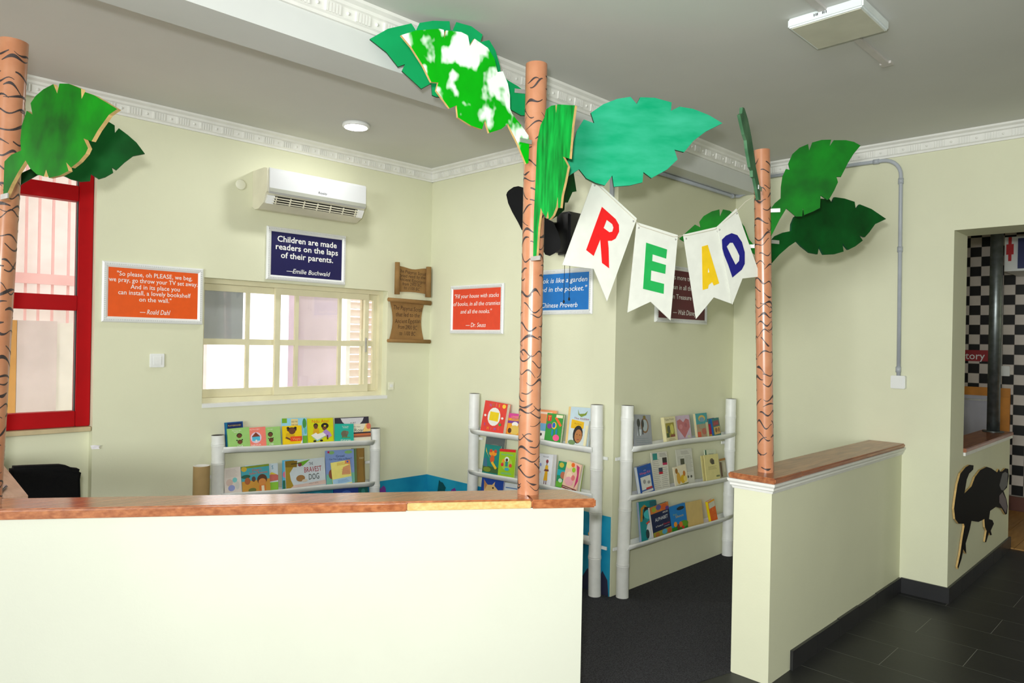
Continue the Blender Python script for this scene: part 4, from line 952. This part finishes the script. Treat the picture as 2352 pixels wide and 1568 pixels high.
# rack under the window, second row
book('A', 1, 1, ((515,1074.6),(548,1072.6),(560,1128.8),(515,1134.5)), (226, 216, 208), [('l', .1, .62, .8, .94, 6, (196, 184, 178)), ('e', .3, .42, .2, .14, (214, 190, 180)), ('e', .62, .5, .14, .1, (130, 206, 206)), ('e', .4, .2, .2, .12, (150, 160, 214)), ('e', .75, .28, .12, .16, (206, 206, 200))], 'pale sketch covered booklet at the left end of the second row', .005)
book('A', 1, 0, ((560,1068),(638.6,1064),(639,1125),(565,1131)), (206, 222, 232), [('p', [(.5, .3), (1, .36), (1, .55), (.84, .66), (.66, .5)], (206, 110, 100)), ('r', .5, 0, 1, .3, (140, 196, 60)), ('p', [(.72, .6), (.96, .58), (.8, .68)], (226, 206, 60)), ('t', 'S', .83, .86, .14, .05, (60, 140, 170))], 'pale blue picture book with a red barn', .008)
book('A', 1, 1, ((550,1071.4),(618,1066),(620.7,1127),(560,1132.6)), (70, 166, 182), [('r', 0, .92, 1, 1, (128, 150, 40)), ('e', .1, .9, .1, .09, (206, 176, 60)), ('t', "Diego's", .55, .84, .09, .34, (222, 90, 40)), ('t', 'Safari Rescue', .6, .72, .085, .66, (226, 96, 46)), ('e', .15, .62, .16, .07, (40, 96, 80)), ('r', 0, 0, 1, .45, (206, 150, 60)), ('e', .2, .45, .1, .13, (170, 96, 56)), ('e', .42, .5, .07, .1, (96, 70, 60)), ('e', .72, .45, .18, .2, (90, 56, 36)), ('e', .72, .36, .14, .13, (216, 140, 70)), ('r', .6, 0, .84, .24, (214, 120, 50)), ('r', .68, 0, .78, .22, (236, 226, 196)), ('e', .35, .1, .14, .08, (110, 120, 60))], 'safari picture book with a teal sky and brown figures')
book('A', 1, 0, ((649,1056),(700,1055),(702,1119),(650,1123)), (96, 188, 226), [('e', .12, .5, .12, .12, (232, 120, 150)), ('r', 0, 0, .5, .3, (36, 110, 84)), ('e', .2, .14, .07, .05, (90, 200, 220))], 'blue flower covered book behind the white dog book')
book('A', 1, 1, ((652,1055),(744,1054),(750,1113),(660,1119)), (206, 216, 222), [('p', [(0, 0), (.2, 0), (.12, .3), (.1, .55), (.22, .8), (.22, 1), (0, 1)], (168, 140, 40)), ('p', [(.0, .78), (.28, .74), (.3, .97), (.1, 1), (0, 1)], (130, 104, 20)), ('p', [(.3, .9), (.62, .98), (.5, .84), (.42, .76)], (110, 176, 40)), ('r', .14, .86, .4, .885, BLK), ('e', .36, .82, .05, .07, (120, 60, 60)), ('t', 'THE', .64, .82, .11, .1, (60, 60, 66)), ('t', 'BRAVEST', .68, .61, .2, .44, (168, 26, 52)), ('t', 'DOG', .7, .34, .22, .26, (52, 60, 56)), ('e', .36, .32, .11, .12, (160, 116, 66)), ('e', .46, .22, .07, .05, (214, 200, 180)), ('p', [(.1, 0), (1, 0), (1, .16), (.6, .12), (.2, .1)], (216, 190, 180)), ('t', 'HOLLY KEYS', .68, .09, .05, .24, (120, 110, 110))], 'white picture book with a brave brown dog')
book('A', 1, 0, ((805.6,1029.3),(838,1028.6),(837.5,1105),(813,1107)), (128, 100, 44), [('r', .0, 0, .34, 1, (104, 130, 84)), ('p', [(.4, 0), (.9, 0), (.84, .5), (.95, 1), (.42, 1), (.5, .5)], (146, 112, 50)), ('t', 'FOREST', .75, .7, .05, .35, (214, 206, 160))], 'brown tree bark covered book at the right end')
book('A', 1, 1, ((747,1033.8),(812.7,1031.8),(814.6,1106.5),(750.8,1114)), (130, 156, 212), [('r', 0, 0, 1, .3, (120, 190, 170)), ('e', .2, .93, .1, .05, (130, 180, 110)), ('e', .8, .92, .14, .05, (130, 180, 110)), ('r', .06, .92, .13, .98, (190, 30, 80)), ('t', 'Growl', .5, .82, .07, .3, (40, 56, 110)), ('t', 'Can You', .24, .74, .05, .26, (40, 56, 110)), ('t', 'Like a Bear?', .66, .73, .06, .5, (40, 56, 110)), ('e', .18, .3, .1, .14, (146, 84, 60))], 'periwinkle blue picture book with a bear title')
book('A', 1, 2, ((758.4,1063),(802.4,1055.4),(810,1108.4),(766.7,1112)), (244, 232, 130), [('r', 0, 0, 1, .26, (170, 206, 234)), ('p', [(.5, .4), (.96, .36), (.98, .8), (.6, .72)], (222, 160, 110)), ('p', [(.7, .86), (1, .8), (1, 1), (.74, 1)], (232, 150, 90)), ('l', .3, .82, .72, .95, 3, (206, 140, 40)), ('l', .5, .44, .9, .66, 3, (200, 120, 110)), ('l', .26, .05, .85, .2, 3, (70, 130, 200)), ('e', .86, .93, .05, .04, (60, 90, 190))], 'small yellow storybook propped before the periwinkle book', .006)
# rack under the window, third row (tops only show above the cap)
for qd, cl, lb in ((((690,1128),(762,1121),(766,1180),(694,1188)), (20, 120, 140), 'teal book in the third row under the white dog book'), (((765.5,1121.8),(821.6,1117.3),(826,1180),(770,1186)), (24, 58, 140), 'deep blue book in the third row of the window rack'), (((822,1117),(844.5,1114),(848,1176),(826,1180)), (6, 92, 84), 'dark green book at the right end of the third row')):
    book('A', 2, 0 if cl[0] != 24 else 1, qd, cl, [('e', .5, .8, .2, .1, tuple(min(255, x + 40) for x in cl))], lb)

# rack behind the centre trunk
book('B', 0, 1, ((1116,919.5),(1166.5,927.5),(1155,995),(1102.4,985.7)), (226, 62, 52), [('e', .5, .5, .28, .31, (236, 236, 228)), ('r', .31, .36, .7, .66, (238, 206, 14))] + [('t', ch, x, y, .1, None, cl) for ch, x, y, cl in (('N', .28, .87, (150, 110, 190)), ('U', .4, .9, (110, 160, 90)), ('S', .53, .91, (240, 140, 140)), ('E', .67, .9, (240, 190, 30)), ('R', .16, .2, (150, 90, 170)), ('H', .32, .09, (240, 180, 40)), ('Y', .46, .08, (232, 110, 120)), ('M', .63, .1, (130, 110, 200)), ('E', .8, .15, (240, 110, 60)))] + [('e', .88, .9, .08, .07, (248, 200, 60)), ('e', .12, .5, .05, .04, WHT), ('e', .88, .5, .05, .04, WHT), ('e', .82, .28, .06, .05, (70, 150, 70))], 'thick red nursery book with a yellow square on the cover', .032, (150, 60, 50))
book('B', 0, 0, ((1169,947.4),(1203,952),(1200,1002),(1161.7,997)), (214, 70, 150), [('r', 0, .0, 1, .78, (236, 160, 40)), ('t', 'LONGER', .45, .85, .07, .7, (250, 190, 60)), ('t', 'POEMS', .45, .73, .08, .6, (140, 60, 150)), ('r', 0, .54, 1, .66, (120, 60, 150)), ('e', .5, .5, .2, .12, WHT), ('e', .5, .24, .3, .22, (222, 190, 90)), ('e', .2, .2, .12, .12, BR2)], 'pink and orange book half hidden by the centre trunk')
book('B', 1, 0, ((1117,1001),(1160,1008),(1152,1085),(1108,1075)), (92, 100, 100), [('e', .5, .7, .3, .1, (116, 122, 116))], 'grey covered book behind the frog book')
book('B', 1, 1, ((1116,1020),(1150,1024),(1145,1089),(1106,1081)), (8, 130, 122), [('r', 0, 0, 1, .22, (60, 96, 50)), ('p', [(.05, .2), (.3, .2), (.2, .5), (.02, .5)], (60, 110, 140)), ('e', .55, .7, .24, .1, (236, 150, 30)), ('e', .42, .79, .09, .06, (206, 70, 40)), ('e', .7, .79, .09, .06, (206, 70, 40)), ('e', .55, .5, .14, .14, (214, 90, 40)), ('p', [(.4, .5), (.12, .75), (.08, .9), (.2, .7)], (240, 206, 40)), ('p', [(.6, .42), (.9, .2), (.8, .14), (.5, .36)], (236, 190, 40)), ('e', .3, .1, .24, .09, (120, 140, 40))], 'teal book with an orange frog')
book('B', 1, 2, ((1147.8,1029.5),(1184.5,1033.5),(1180.8,1095.7),(1143.3,1091)), (150, 196, 20), [('r', 0, .9, 1, 1, (212, 32, 32)), ('t', 'First Stories', .5, .8, .06, .7, (60, 180, 190)), ('e', .5, .46, .34, .24, (170, 206, 70)), ('e', .5, .62, .14, .1, (226, 236, 226)), ('e', .5, .6, .08, .06, BR2), ('r', .42, .36, .58, .54, (30, 140, 130)), ('e', .24, .42, .09, .07, (220, 40, 50)), ('e', .74, .4, .09, .07, (220, 60, 60)), ('e', .3, .56, .08, .07, (240, 160, 40)), ('e', .54, .26, .14, .06, (60, 170, 190)), ('l', .2, .06, .85, .14, 2, (60, 180, 190))], 'lime green book with a red top band')
book('B', 2, 1, ((1107.5,1095.7),(1157.7,1103.6),(1150,1172),(1100,1163)), (20, 66, 160), [('p', [(.12, .9), (.3, .78), (.5, .8), (.62, .92), (.6, .78), (.85, .6), (.8, .4), (.3, .3), (.16, .5)], (236, 196, 130)), ('p', [(.1, .95), (.28, .78), (.18, .6)], (206, 140, 80)), ('e', .55, .7, .04, .03, BLK)], 'blue book with a tan dog head just above the cap')
book('B', 2, 0, ((1159,1107),(1195,1113),(1190,1175),(1153,1168)), (222, 228, 230), [('r', .1, .8, .9, .84, (90, 130, 180))], 'white booklet beside the blue dog book', .005)
book('B', 0, 0, ((1236,938.6),(1278.5,944),(1270,1013),(1229,1008)), (240, 150, 96), [('r', .1, .86, .8, .93, (250, 220, 200)), ('r', 0, .3, .7, .55, (110, 170, 210)), ('r', 0, 0, .7, .3, WHT), ('e', .3, .18, .06, .05, BLK)], 'peach orange book behind the green collage book')
book('B', 0, 1, ((1257.5,948),(1296.3,952),(1285,1013),(1250,1009.8)), (52, 150, 56), [('r', .06, .7, .3, .93, (216, 50, 40)), ('t', 'T', .18, .82, .16, None, (244, 200, 30)), ('p', [(.5, .84), (.6, .9), (.98, .6), (.88, .54)], (236, 100, 40)), ('r', .58, .86, .98, .97, (236, 226, 190)), ('e', .24, .52, .16, .1, (130, 50, 150)), ('e', .52, .56, .15, .13, (240, 200, 40)), ('e', .5, .57, .1, .1, (20, 100, 190)), ('e', .46, .3, .07, .13, (20, 130, 170)), ('e', .7, .34, .06, .13, (20, 130, 170)), ('e', .72, .12, .2, .12, (240, 90, 140))], 'green collage board book right of the centre trunk', .02, (90, 84, 60))
book('B', 0, 0, ((1307.7,932.7),(1356.6,937.4),(1352,1024.5),(1297.6,1017)), (190, 212, 222), [('r', 0, 0, .1, 1, (228, 196, 130)), ('p', [(.42, .95), (.5, .82), (.74, .84), (.86, .92), (.8, .8), (.6, .74), (.46, .8)], (122, 146, 50)), ('t', 'The Hidden', .62, .70, .06, .66, (150, 40, 70))], 'pale blue book with a green dinosaur', .014)
book('B', 0, 1, ((1314.4,960.9),(1352,966),(1347,1024),(1302.3,1017)), (206, 216, 214), [('p', [(.04, .62), (.04, .97), (.74, .92), (.74, .66), (.5, .6)], (226, 180, 14)), ('t', 'My Story', .42, .82, .07, .4, (150, 110, 10)), ('e', .48, .4, .27, .36, BLK), ('e', .52, .34, .21, .27, (176, 116, 66)), ('e', .44, .4, .03, .015, BLK), ('e', .6, .39, .03, .015, BLK), ('e', .53, .2, .08, .02, (150, 70, 60)), ('e', .2, .05, .2, .1, (110, 140, 90)), ('r', .86, 0, 1, .8, (232, 224, 180))], 'book with a portrait of a person in a dark hood')
book('B', 1, 0, ((1263,1043),(1278.2,1044),(1274,1119),(1257,1118)), (208, 208, 206), [], 'thin grey booklet behind the slim figure book', .005)
book('B', 1, 1, ((1236,1040.5),(1272.9,1044),(1262,1118.5),(1228,1116)), (226, 228, 234), [('t', 'Hannah', .55, .92, .05, .36, (110, 110, 120)), ('e', .66, .78, .08, .06, (150, 50, 60)), ('r', .64, .66, .68, .74, BR2), ('p', [(.54, .5), (.58, .66), (.74, .66), (.76, .5)], (230, 180, 30)), ('p', [(.5, .48), (.54, .54), (.8, .54), (.8, .48)], (120, 60, 50)), ('p', [(.52, .2), (.58, .48), (.74, .48), (.76, .2)], (232, 176, 20)), ('r', .55, .03, .59, .2, (110, 50, 60)), ('r', .68, .03, .72, .2, (110, 50, 60)), ('e', .25, .66, .06, .05, (140, 150, 210)), ('e', .22, .44, .08, .04, (230, 170, 180))], 'white book with a slim figure in a yellow dress')
book('B', 1, 0, ((1320,1063),(1341,1069),(1331,1132),(1311,1128)), (150, 180, 60), [('r', 0, 0, .7, .4, (40, 130, 130)), ('r', .6, 0, 1, 1, (226, 226, 206))], 'green and teal booklet behind the cartoon books', .006)
book('B', 1, 1, ((1285,1059.3),(1309,1062),(1296,1119),(1274.2,1117.6)), (16, 140, 96), [('e', .35, .86, .24, .1, (196, 186, 60)), ('r', 0, .45, 1, .68, (20, 170, 180)), ('e', .6, .48, .26, .14, (190, 110, 80)), ('r', 0, 0, 1, .22, (100, 176, 50)), ('e', .4, .26, .2, .08, (200, 226, 200))], 'teal cartoon comic at the right of the second row', .006)
book('B', 1, 2, ((1305.7,1058),(1337,1067.4),(1322.4,1129),(1287,1119.6)), (236, 196, 170), [('e', .2, .85, .2, .12, (240, 220, 150)), ('e', .45, .9, .12, .08, (240, 110, 30)), ('e', .56, .74, .12, .09, (150, 200, 40)), ('p', [(.68, .95), (.9, .9), (.98, .4), (.8, .1), (.84, .6)], (196, 50, 110)), ('e', .35, .5, .2, .14, (250, 220, 190)), ('e', .4, .3, .28, .16, (240, 170, 180)), ('e', .62, .46, .12, .1, (226, 120, 120)), ('r', 0, 0, 1, .1, (120, 50, 40)), ('l', .05, .02, .7, .09, 1, WHT)], 'pink cartoon comic overlapping the teal comic', .008)

# rack between the pillar corner and right wall
book('C', 0, 1, ((1457.9,952),(1492.3,952),(1500,1017.8),(1455.3,1024)), (150, 154, 160), [('e', .62, .64, .22, .26, (130, 98, 66)), ('e', .62, .64, .16, .2, (160, 172, 176)), ('e', .62, .92, .08, .05, (124, 112, 50)), ('e', .5, .7, .07, .14, (50, 52, 50)), ('e', .26, .72, .09, .14, (52, 54, 52)), ('p', [(.14, .3), (.22, .52), (.4, .5), (.36, .3)], (190, 200, 206)), ('r', .22, .3, .27, .6, (60, 62, 60)), ('r', .44, .34, .5, .6, (60, 62, 60)), ('l', .08, .04, .9, .24, 3, (120, 138, 140))], 'grey book with an oval mirror drawing')
book('C', 0, 1, ((1523.6,957.9),(1549.7,956),(1558,1012.7),(1532.5,1014)), (214, 206, 162), [('t', 'Tales From', .45, .9, .08, .8, (96, 90, 70)), ('r', .06, .18, .8, .76, (150, 140, 50)), ('e', .3, .5, .14, .16, (80, 84, 60)), ('e', .58, .5, .16, .2, (196, 190, 90)), ('r', .06, .18, .3, .36, (60, 80, 40)), ('r', .4, .18, .8, .28, (130, 70, 50)), ('l', .2, .04, .8, .14, 2, (110, 100, 80))], 'cream book of tales with a yellow picture', .026, (222, 214, 164))
book('C', 0, 0, ((1551,954),(1582.3,953.4),(1590,1008),(1558,1012)), (196, 176, 196), [('p', [(.5, .08), (.95, .5), (.92, .8), (.7, .86), (.5, .72), (.28, .86), (.06, .8), (.06, .5)], (184, 106, 112)), ('e', .3, .55, .12, .1, (200, 130, 136)), ('e', .66, .6, .1, .1, (166, 92, 104)), ('e', .8, .12, .12, .06, (196, 196, 170))], 'lilac book with a big pink heart', .014)
book('C', 0, 1, ((1596.3,949.3),(1622.5,948),(1629.5,1002),(1604,1004.8)), (60, 150, 156), [('r', 0, 0, 1, .55, (170, 140, 110)), ('e', .5, .78, .3, .14, (206, 176, 90)), ('e', .5, .74, .22, .1, (110, 150, 170)), ('r', .0, .0, .3, .24, (206, 84, 50)), ('e', .6, .24, .2, .14, (176, 96, 80)), ('e', .5, .46, .36, .1, (150, 146, 120)), ('r', .78, 0, 1, .6, (190, 190, 150))], 'teal and rust story book at the middle of the top row', .022, (204, 192, 150))
book('C', 0, 0, ((1624.5,961),(1640,960),(1646,999),(1631,1001)), (190, 30, 60), [('r', 0, .7, 1, 1, (40, 130, 150)), ('r', .6, 0, 1, 1, (20, 70, 150)), ('r', 0, 0, .5, .1, (220, 170, 40))], 'narrow red and blue book between two teal books', .012)
book('C', 0, 1, ((1634,961.4),(1650,959),(1657,997),(1640.3,999.7)), (30, 110, 110), [('r', .08, .55, .9, .86, (120, 60, 70)), ('t', 'JOKES', .5, .7, .12, .6, (206, 50, 60)), ('r', .1, .05, .95, .5, (196, 160, 90)), ('e', .4, .3, .16, .14, (120, 84, 50)), ('e', .75, .3, .14, .14, (140, 100, 60))], 'small teal book at the right end of the top row', .014, (20, 80, 160))
book('C', 1, 0, ((1492.3,1038),(1533.8,1037),(1537,1120),(1505,1128)), (214, 212, 200), [('l', .06, .04, .46, .82, 16, (150, 150, 142)), ('l', .54, .04, .94, .6, 11, (150, 150, 142)), ('l', .5, .86, .95, .97, 3, (130, 130, 124)), ('r', .08, .8, .36, .97, (40, 140, 134)), ('r', .66, .7, .94, .84, (40, 36, 36)), ('r', .66, .64, .94, .7, (182, 30, 84)), ('r', .38, .46, .62, .58, (60, 66, 84)), ('r', .38, .41, .62, .47, (184, 24, 48))], 'folded white newsletter with small colour pictures', .004, name='newsletter', cat='magazine')
book('C', 1, 1, ((1460,1070),(1492,1068),(1507,1127.5),(1474,1132)), (18, 78, 160), [('t', 'DIARY', .5, .9, .06, .4, (60, 90, 90)), ('t', 'of a', .5, .82, .05, .16, (200, 200, 210)), ('t', 'Wimpy Kid', .48, .73, .085, .76, (226, 110, 130)), ('l', .14, .63, .8, .67, 1, (60, 140, 220)), ('r', .12, .14, .84, .6, (214, 216, 210)), ('r', .42, .12, .86, .19, (190, 60, 60)), ('r', .1, .02, .9, .1, (210, 212, 208)), ('e', .36, .42, .1, .08, (150, 150, 150)), ('e', .66, .36, .1, .06, (150, 150, 150))], 'blue paperback diary leaning at the left of the second row', .024, (206, 212, 216))
book('C', 1, 0, ((1551,1030.6),(1588.5,1031),(1596,1103),(1560,1112)), (206, 206, 194), [('l', .3, .84, .8, .95, 3, (150, 146, 140)), ('l', .06, .5, .42, .8, 7, (160, 160, 150)), ('l', .5, .3, .95, .8, 12, (160, 160, 150)), ('r', .22, .55, .46, .72, (70, 72, 56)), ('e', .6, .16, .06, .04, (90, 90, 80)), ('e', .8, .16, .06, .04, (90, 90, 80))], 'printed white leaflet behind the duckling book', .003, name='leaflet', cat='leaflet')
book('C', 1, 1, ((1545.9,1072),(1573,1067.5),(1584,1112),(1552.5,1114.5)), (222, 214, 186), [('e', .2, .78, .1, .14, (150, 100, 30)), ('e', .3, .4, .15, .3, (206, 160, 60)), ('e', .62, .3, .2, .22, (210, 170, 30)), ('e', .76, .56, .1, .14, (196, 120, 40)), ('e', .8, .28, .14, .16, (226, 206, 110)), ('r', .0, 0, 1, .06, (120, 130, 80))], 'small book with yellow ducklings', .008)
book('C', 1, 0, ((1619,1032.8),(1643.5,1032),(1649,1090),(1624,1095)), (204, 212, 186), [('r', 0, .0, .12, 1, (30, 96, 70)), ('t', 'Journal', .55, .84, .07, .6, (96, 100, 80))], 'pale green book behind the cream booklets', .008)
book('C', 1, 1, ((1609,1046.5),(1630,1044),(1636,1098),(1616.5,1101)), (214, 204, 140), [], 'plain cream booklet behind the one with a print', .005)
book('C', 1, 2, ((1617.4,1045.6),(1648.6,1041),(1655,1095.3),(1622.5,1099.8)), (216, 206, 140), [('e', .5, .72, .14, .12, (96, 84, 60)), ('r', .46, .58, .66, .76, (60, 56, 46)), ('l', .2, .36, .8, .52, 4, (160, 150, 100)), ('r', .72, .03, .96, .1, (110, 120, 80))], 'cream booklet with a small dark print', .006)
book('C', 1, 1, ((1650.5,1053),(1664.6,1052.6),(1671,1092),(1657.5,1094)), (170, 166, 140), [('r', 0, .88, 1, 1, (160, 110, 40)), ('p', [(.0, 0), (.3, 0), (.34, .8), (.0, .84)], (92, 70, 52)), ('e', .7, .5, .2, .3, (196, 190, 170))], 'narrow brown and grey book by the right bamboo post', .010)
book('C', 2, 0, ((1464.4,1152.9),(1508,1147.5),(1512,1235),(1476.7,1243)), (20, 138, 142), [('p', [(.0, .5), (.08, .84), (.3, .92), (.44, .86), (.2, .8), (.12, .5)], (190, 130, 40)), ('p', [(.16, .6), (.3, .86), (.56, .84), (.7, .72), (.5, .78), (.3, .74), (.2, .52)], (18, 26, 34)), ('e', .5, .66, .28, .12, (60, 186, 190)), ('p', [(.3, .44), (.54, .5), (.44, .36)], (206, 70, 50)), ('e', .5, .2, .2, .24, (206, 216, 220)), ('e', .36, .16, .1, .12, (40, 60, 66)), ('e', .7, .3, .08, .1, (206, 40, 70)), ('r', .6, .86, 1, .98, (30, 100, 110))], 'teal book with a penguin at the left of the bottom row', .018, (150, 160, 190))
book('C', 2, 1, ((1491.6,1163.5),(1532.5,1154.4),(1546,1222),(1502.7,1237.4)), (14, 30, 72), [('r', 0, .78, 1, 1, (206, 120, 50)), ('e', .2, .9, .12, .08, (150, 170, 60)), ('e', .45, .92, .14, .08, (90, 90, 150)), ('e', .75, .88, .18, .1, (206, 90, 40)), ('e', .9, .82, .1, .06, (90, 60, 140)), ('r', 0, 0, 1, .2, (150, 150, 50)), ('e', .2, .1, .12, .08, (170, 110, 50)), ('e', .6, .12, .14, .08, (80, 160, 190)), ('e', .86, .1, .12, .08, (190, 90, 50)), ('t', 'AFRICAN', .76, .72, .05, .28, WHT), ('t', 'ALPHABET', .52, .57, .11, .7, (226, 230, 236)), ('t', 'A Treasury of', .36, .36, .05, .4, WHT), ('t', 'Stories', .76, .36, .06, .34, (206, 50, 60)), ('l', .6, .26, .9, .3, 1, (170, 176, 190))], 'navy alphabet book with orange pictures at the top', .016, (196, 190, 180))
book('C', 2, 1, ((1534.6,1163),(1571.8,1156.6),(1582,1214),(1544.6,1219)), (12, 122, 196), [('r', 0, 0, 1, .18, (30, 130, 40)), ('e', .75, .2, .3, .14, (90, 150, 30)), ('e', .68, .84, .24, .07, (20, 30, 36)), ('p', [(.44, .82), (.66, .92), (.92, .84), (.66, .78)], (26, 34, 38)), ('t', 'from', .3, .66, .07, .22, (150, 190, 90)), ('t', 'Silence', .56, .56, .1, .5, (206, 186, 60)), ('e', .26, .28, .1, .1, (236, 150, 30)), ('e', .58, .22, .11, .11, (226, 110, 40)), ('e', .42, .14, .08, .12, (120, 50, 30)), ('e', .7, .08, .08, .06, (206, 40, 40))], 'sky blue book with a dark flying saucer', .014, (196, 184, 150))
book('C', 2, 0, ((1572.9,1154.4),(1612,1147.5),(1616,1206.5),(1583,1212)), (210, 182, 116), [], 'plain tan covered book in the bottom row', .012)
book('C', 2, 1, ((1622.8,1151.8),(1638.8,1148.6),(1650.5,1192.7),(1636.6,1196)), (226, 100, 20), [('r', 0, .92, 1, 1, (232, 160, 20)), ('r', .04, .66, .96, .92, (206, 206, 186)), ('t', '2', .5, .55, .12, None, (250, 170, 90)), ('l', .4, .1, .9, .3, 3, (240, 140, 70))], 'small orange book with a yellow spine', .022, (226, 206, 20))

# ------------------------------------------------------------------ cardboard tube, desk, chair, phone
ct = thing('cardboard_tube', (1.72, 4.45, 0), 'brown cardboard tube standing left of the window bookrack', 'tube')
tp_ = P(463, 1069, Y=4.45); r = .048
mb = MB().tube([(tp_.x, 4.45, .002), (tp_.x, 4.45, tp_.z)], r, 28, cap=False)
mb.build('wall', M('tube_kraft', (168, 140, 92), .8, .06, 10), ct)
MB().lathe([(r, 0), (r, .001), (r - .006, .001), (r - .007, -.25), (0, -.25)], (tp_.x, 4.45, tp_.z), ZUP, 28).build('lining', M('tube_white_lining', (236, 234, 226), .7), ct)
MB().lathe([(0, .002), (r, .002), (r, .012)], (tp_.x, 4.45, 0), ZUP, 28).build('end_cap', white_pl, ct)

dk = thing('reception_desk', (.45, 3.95, 0), 'wooden reception desk at the left edge behind the half wall', 'desk')
MB().prism([(.10, 3.62, .908), (.47, 3.47, .908), (.675, 3.42, .908), (.755, 4.50, .908), (.10, 4.50, .908)], (0, 0, .032)).build('desk_top', laminate, dk, bevel=.004)
MB().box((.12, 4.45, 0), (.70, 4.48, .907)).build('panel', laminate, dk)
MB().box((.12, 3.68, 0), (.15, 4.44, .907)).build('panel', laminate, dk)
a = P(8, 1120, Z=.95)
ph = thing('mobile_phone', (a.x, a.y, .941), 'grey mobile phone lying on the reception desk', 'phone')
dx = Vector((.35, .94, 0)).normalized(); dy = Vector((-dx.y, dx.x, 0))
MB().obox(Vector((a.x - .03, a.y, .947)), dx, dy, ZUP, .065, .034, .0055).build('case', M('phone_case_grey', (96, 92, 104), .35), ph, bevel=.004)
MB().obox(Vector((a.x - .03, a.y, .9535)), dx, dy, ZUP, .06, .030, .0006).build('screen', M('phone_screen', (190, 196, 204), .08), ph)

ch = thing('office_chair', (1.02, 4.02, 0), 'black fabric office chair tucked beside the reception desk', 'chair')
yb = 4.06
outl = [(27, 1073.5), (60, 1071), (100, 1069), (140, 1067.5), (155, 1070), (168, 1075.5), (182, 1077), (190.5, 1081), (188, 1090), (186, 1102), (187, 1140), (186, 1175), (30, 1180), (27, 1150)]
bpz = [P(x, y, Y=yb) for x, y in outl]
mb = MB(); nseg = len(bpz); cxm = sum(p.x for p in bpz) / nseg
mb.prism([(p.x, yb + .12 * (p.x - cxm) ** 2 * 4, p.z) for p in bpz], (0, .06, 0)); mb.build('backrest', black_fab, ch, bevel=.012)
MB().box((.86, 3.66, .43), (1.26, 4.06, .51)).build('seat', black_fab, ch, bevel=.025)
MB().tube([(1.02, 4.10, .44), (1.02, 4.15, .55), (1.02, 4.14, .78)], .02, 10).build('back_support', black_pl, ch)
MB().tube([(1.02, 3.84, .08), (1.02, 3.84, .43)], [.025, .03], 14).build('gas_lift', black_pl, ch)
for k in range(5):
    a_ = 2 * math.pi * k / 5 + .3; e = Vector((1.03 + .21 * math.cos(a_), 3.84 + .21 * math.sin(a_), .06))
    lg = MB().tube([(1.02, 3.84, .10), e], [.022, .014], 10).build('base_arm', black_pl, ch)
    MB().lathe([(0, -.012), (.026, -.012), (.026, .012), (0, .012)], (e.x, e.y, .03), Vector((math.sin(a_), -math.cos(a_), 0)), 14).build('castor', black_pl, lg)
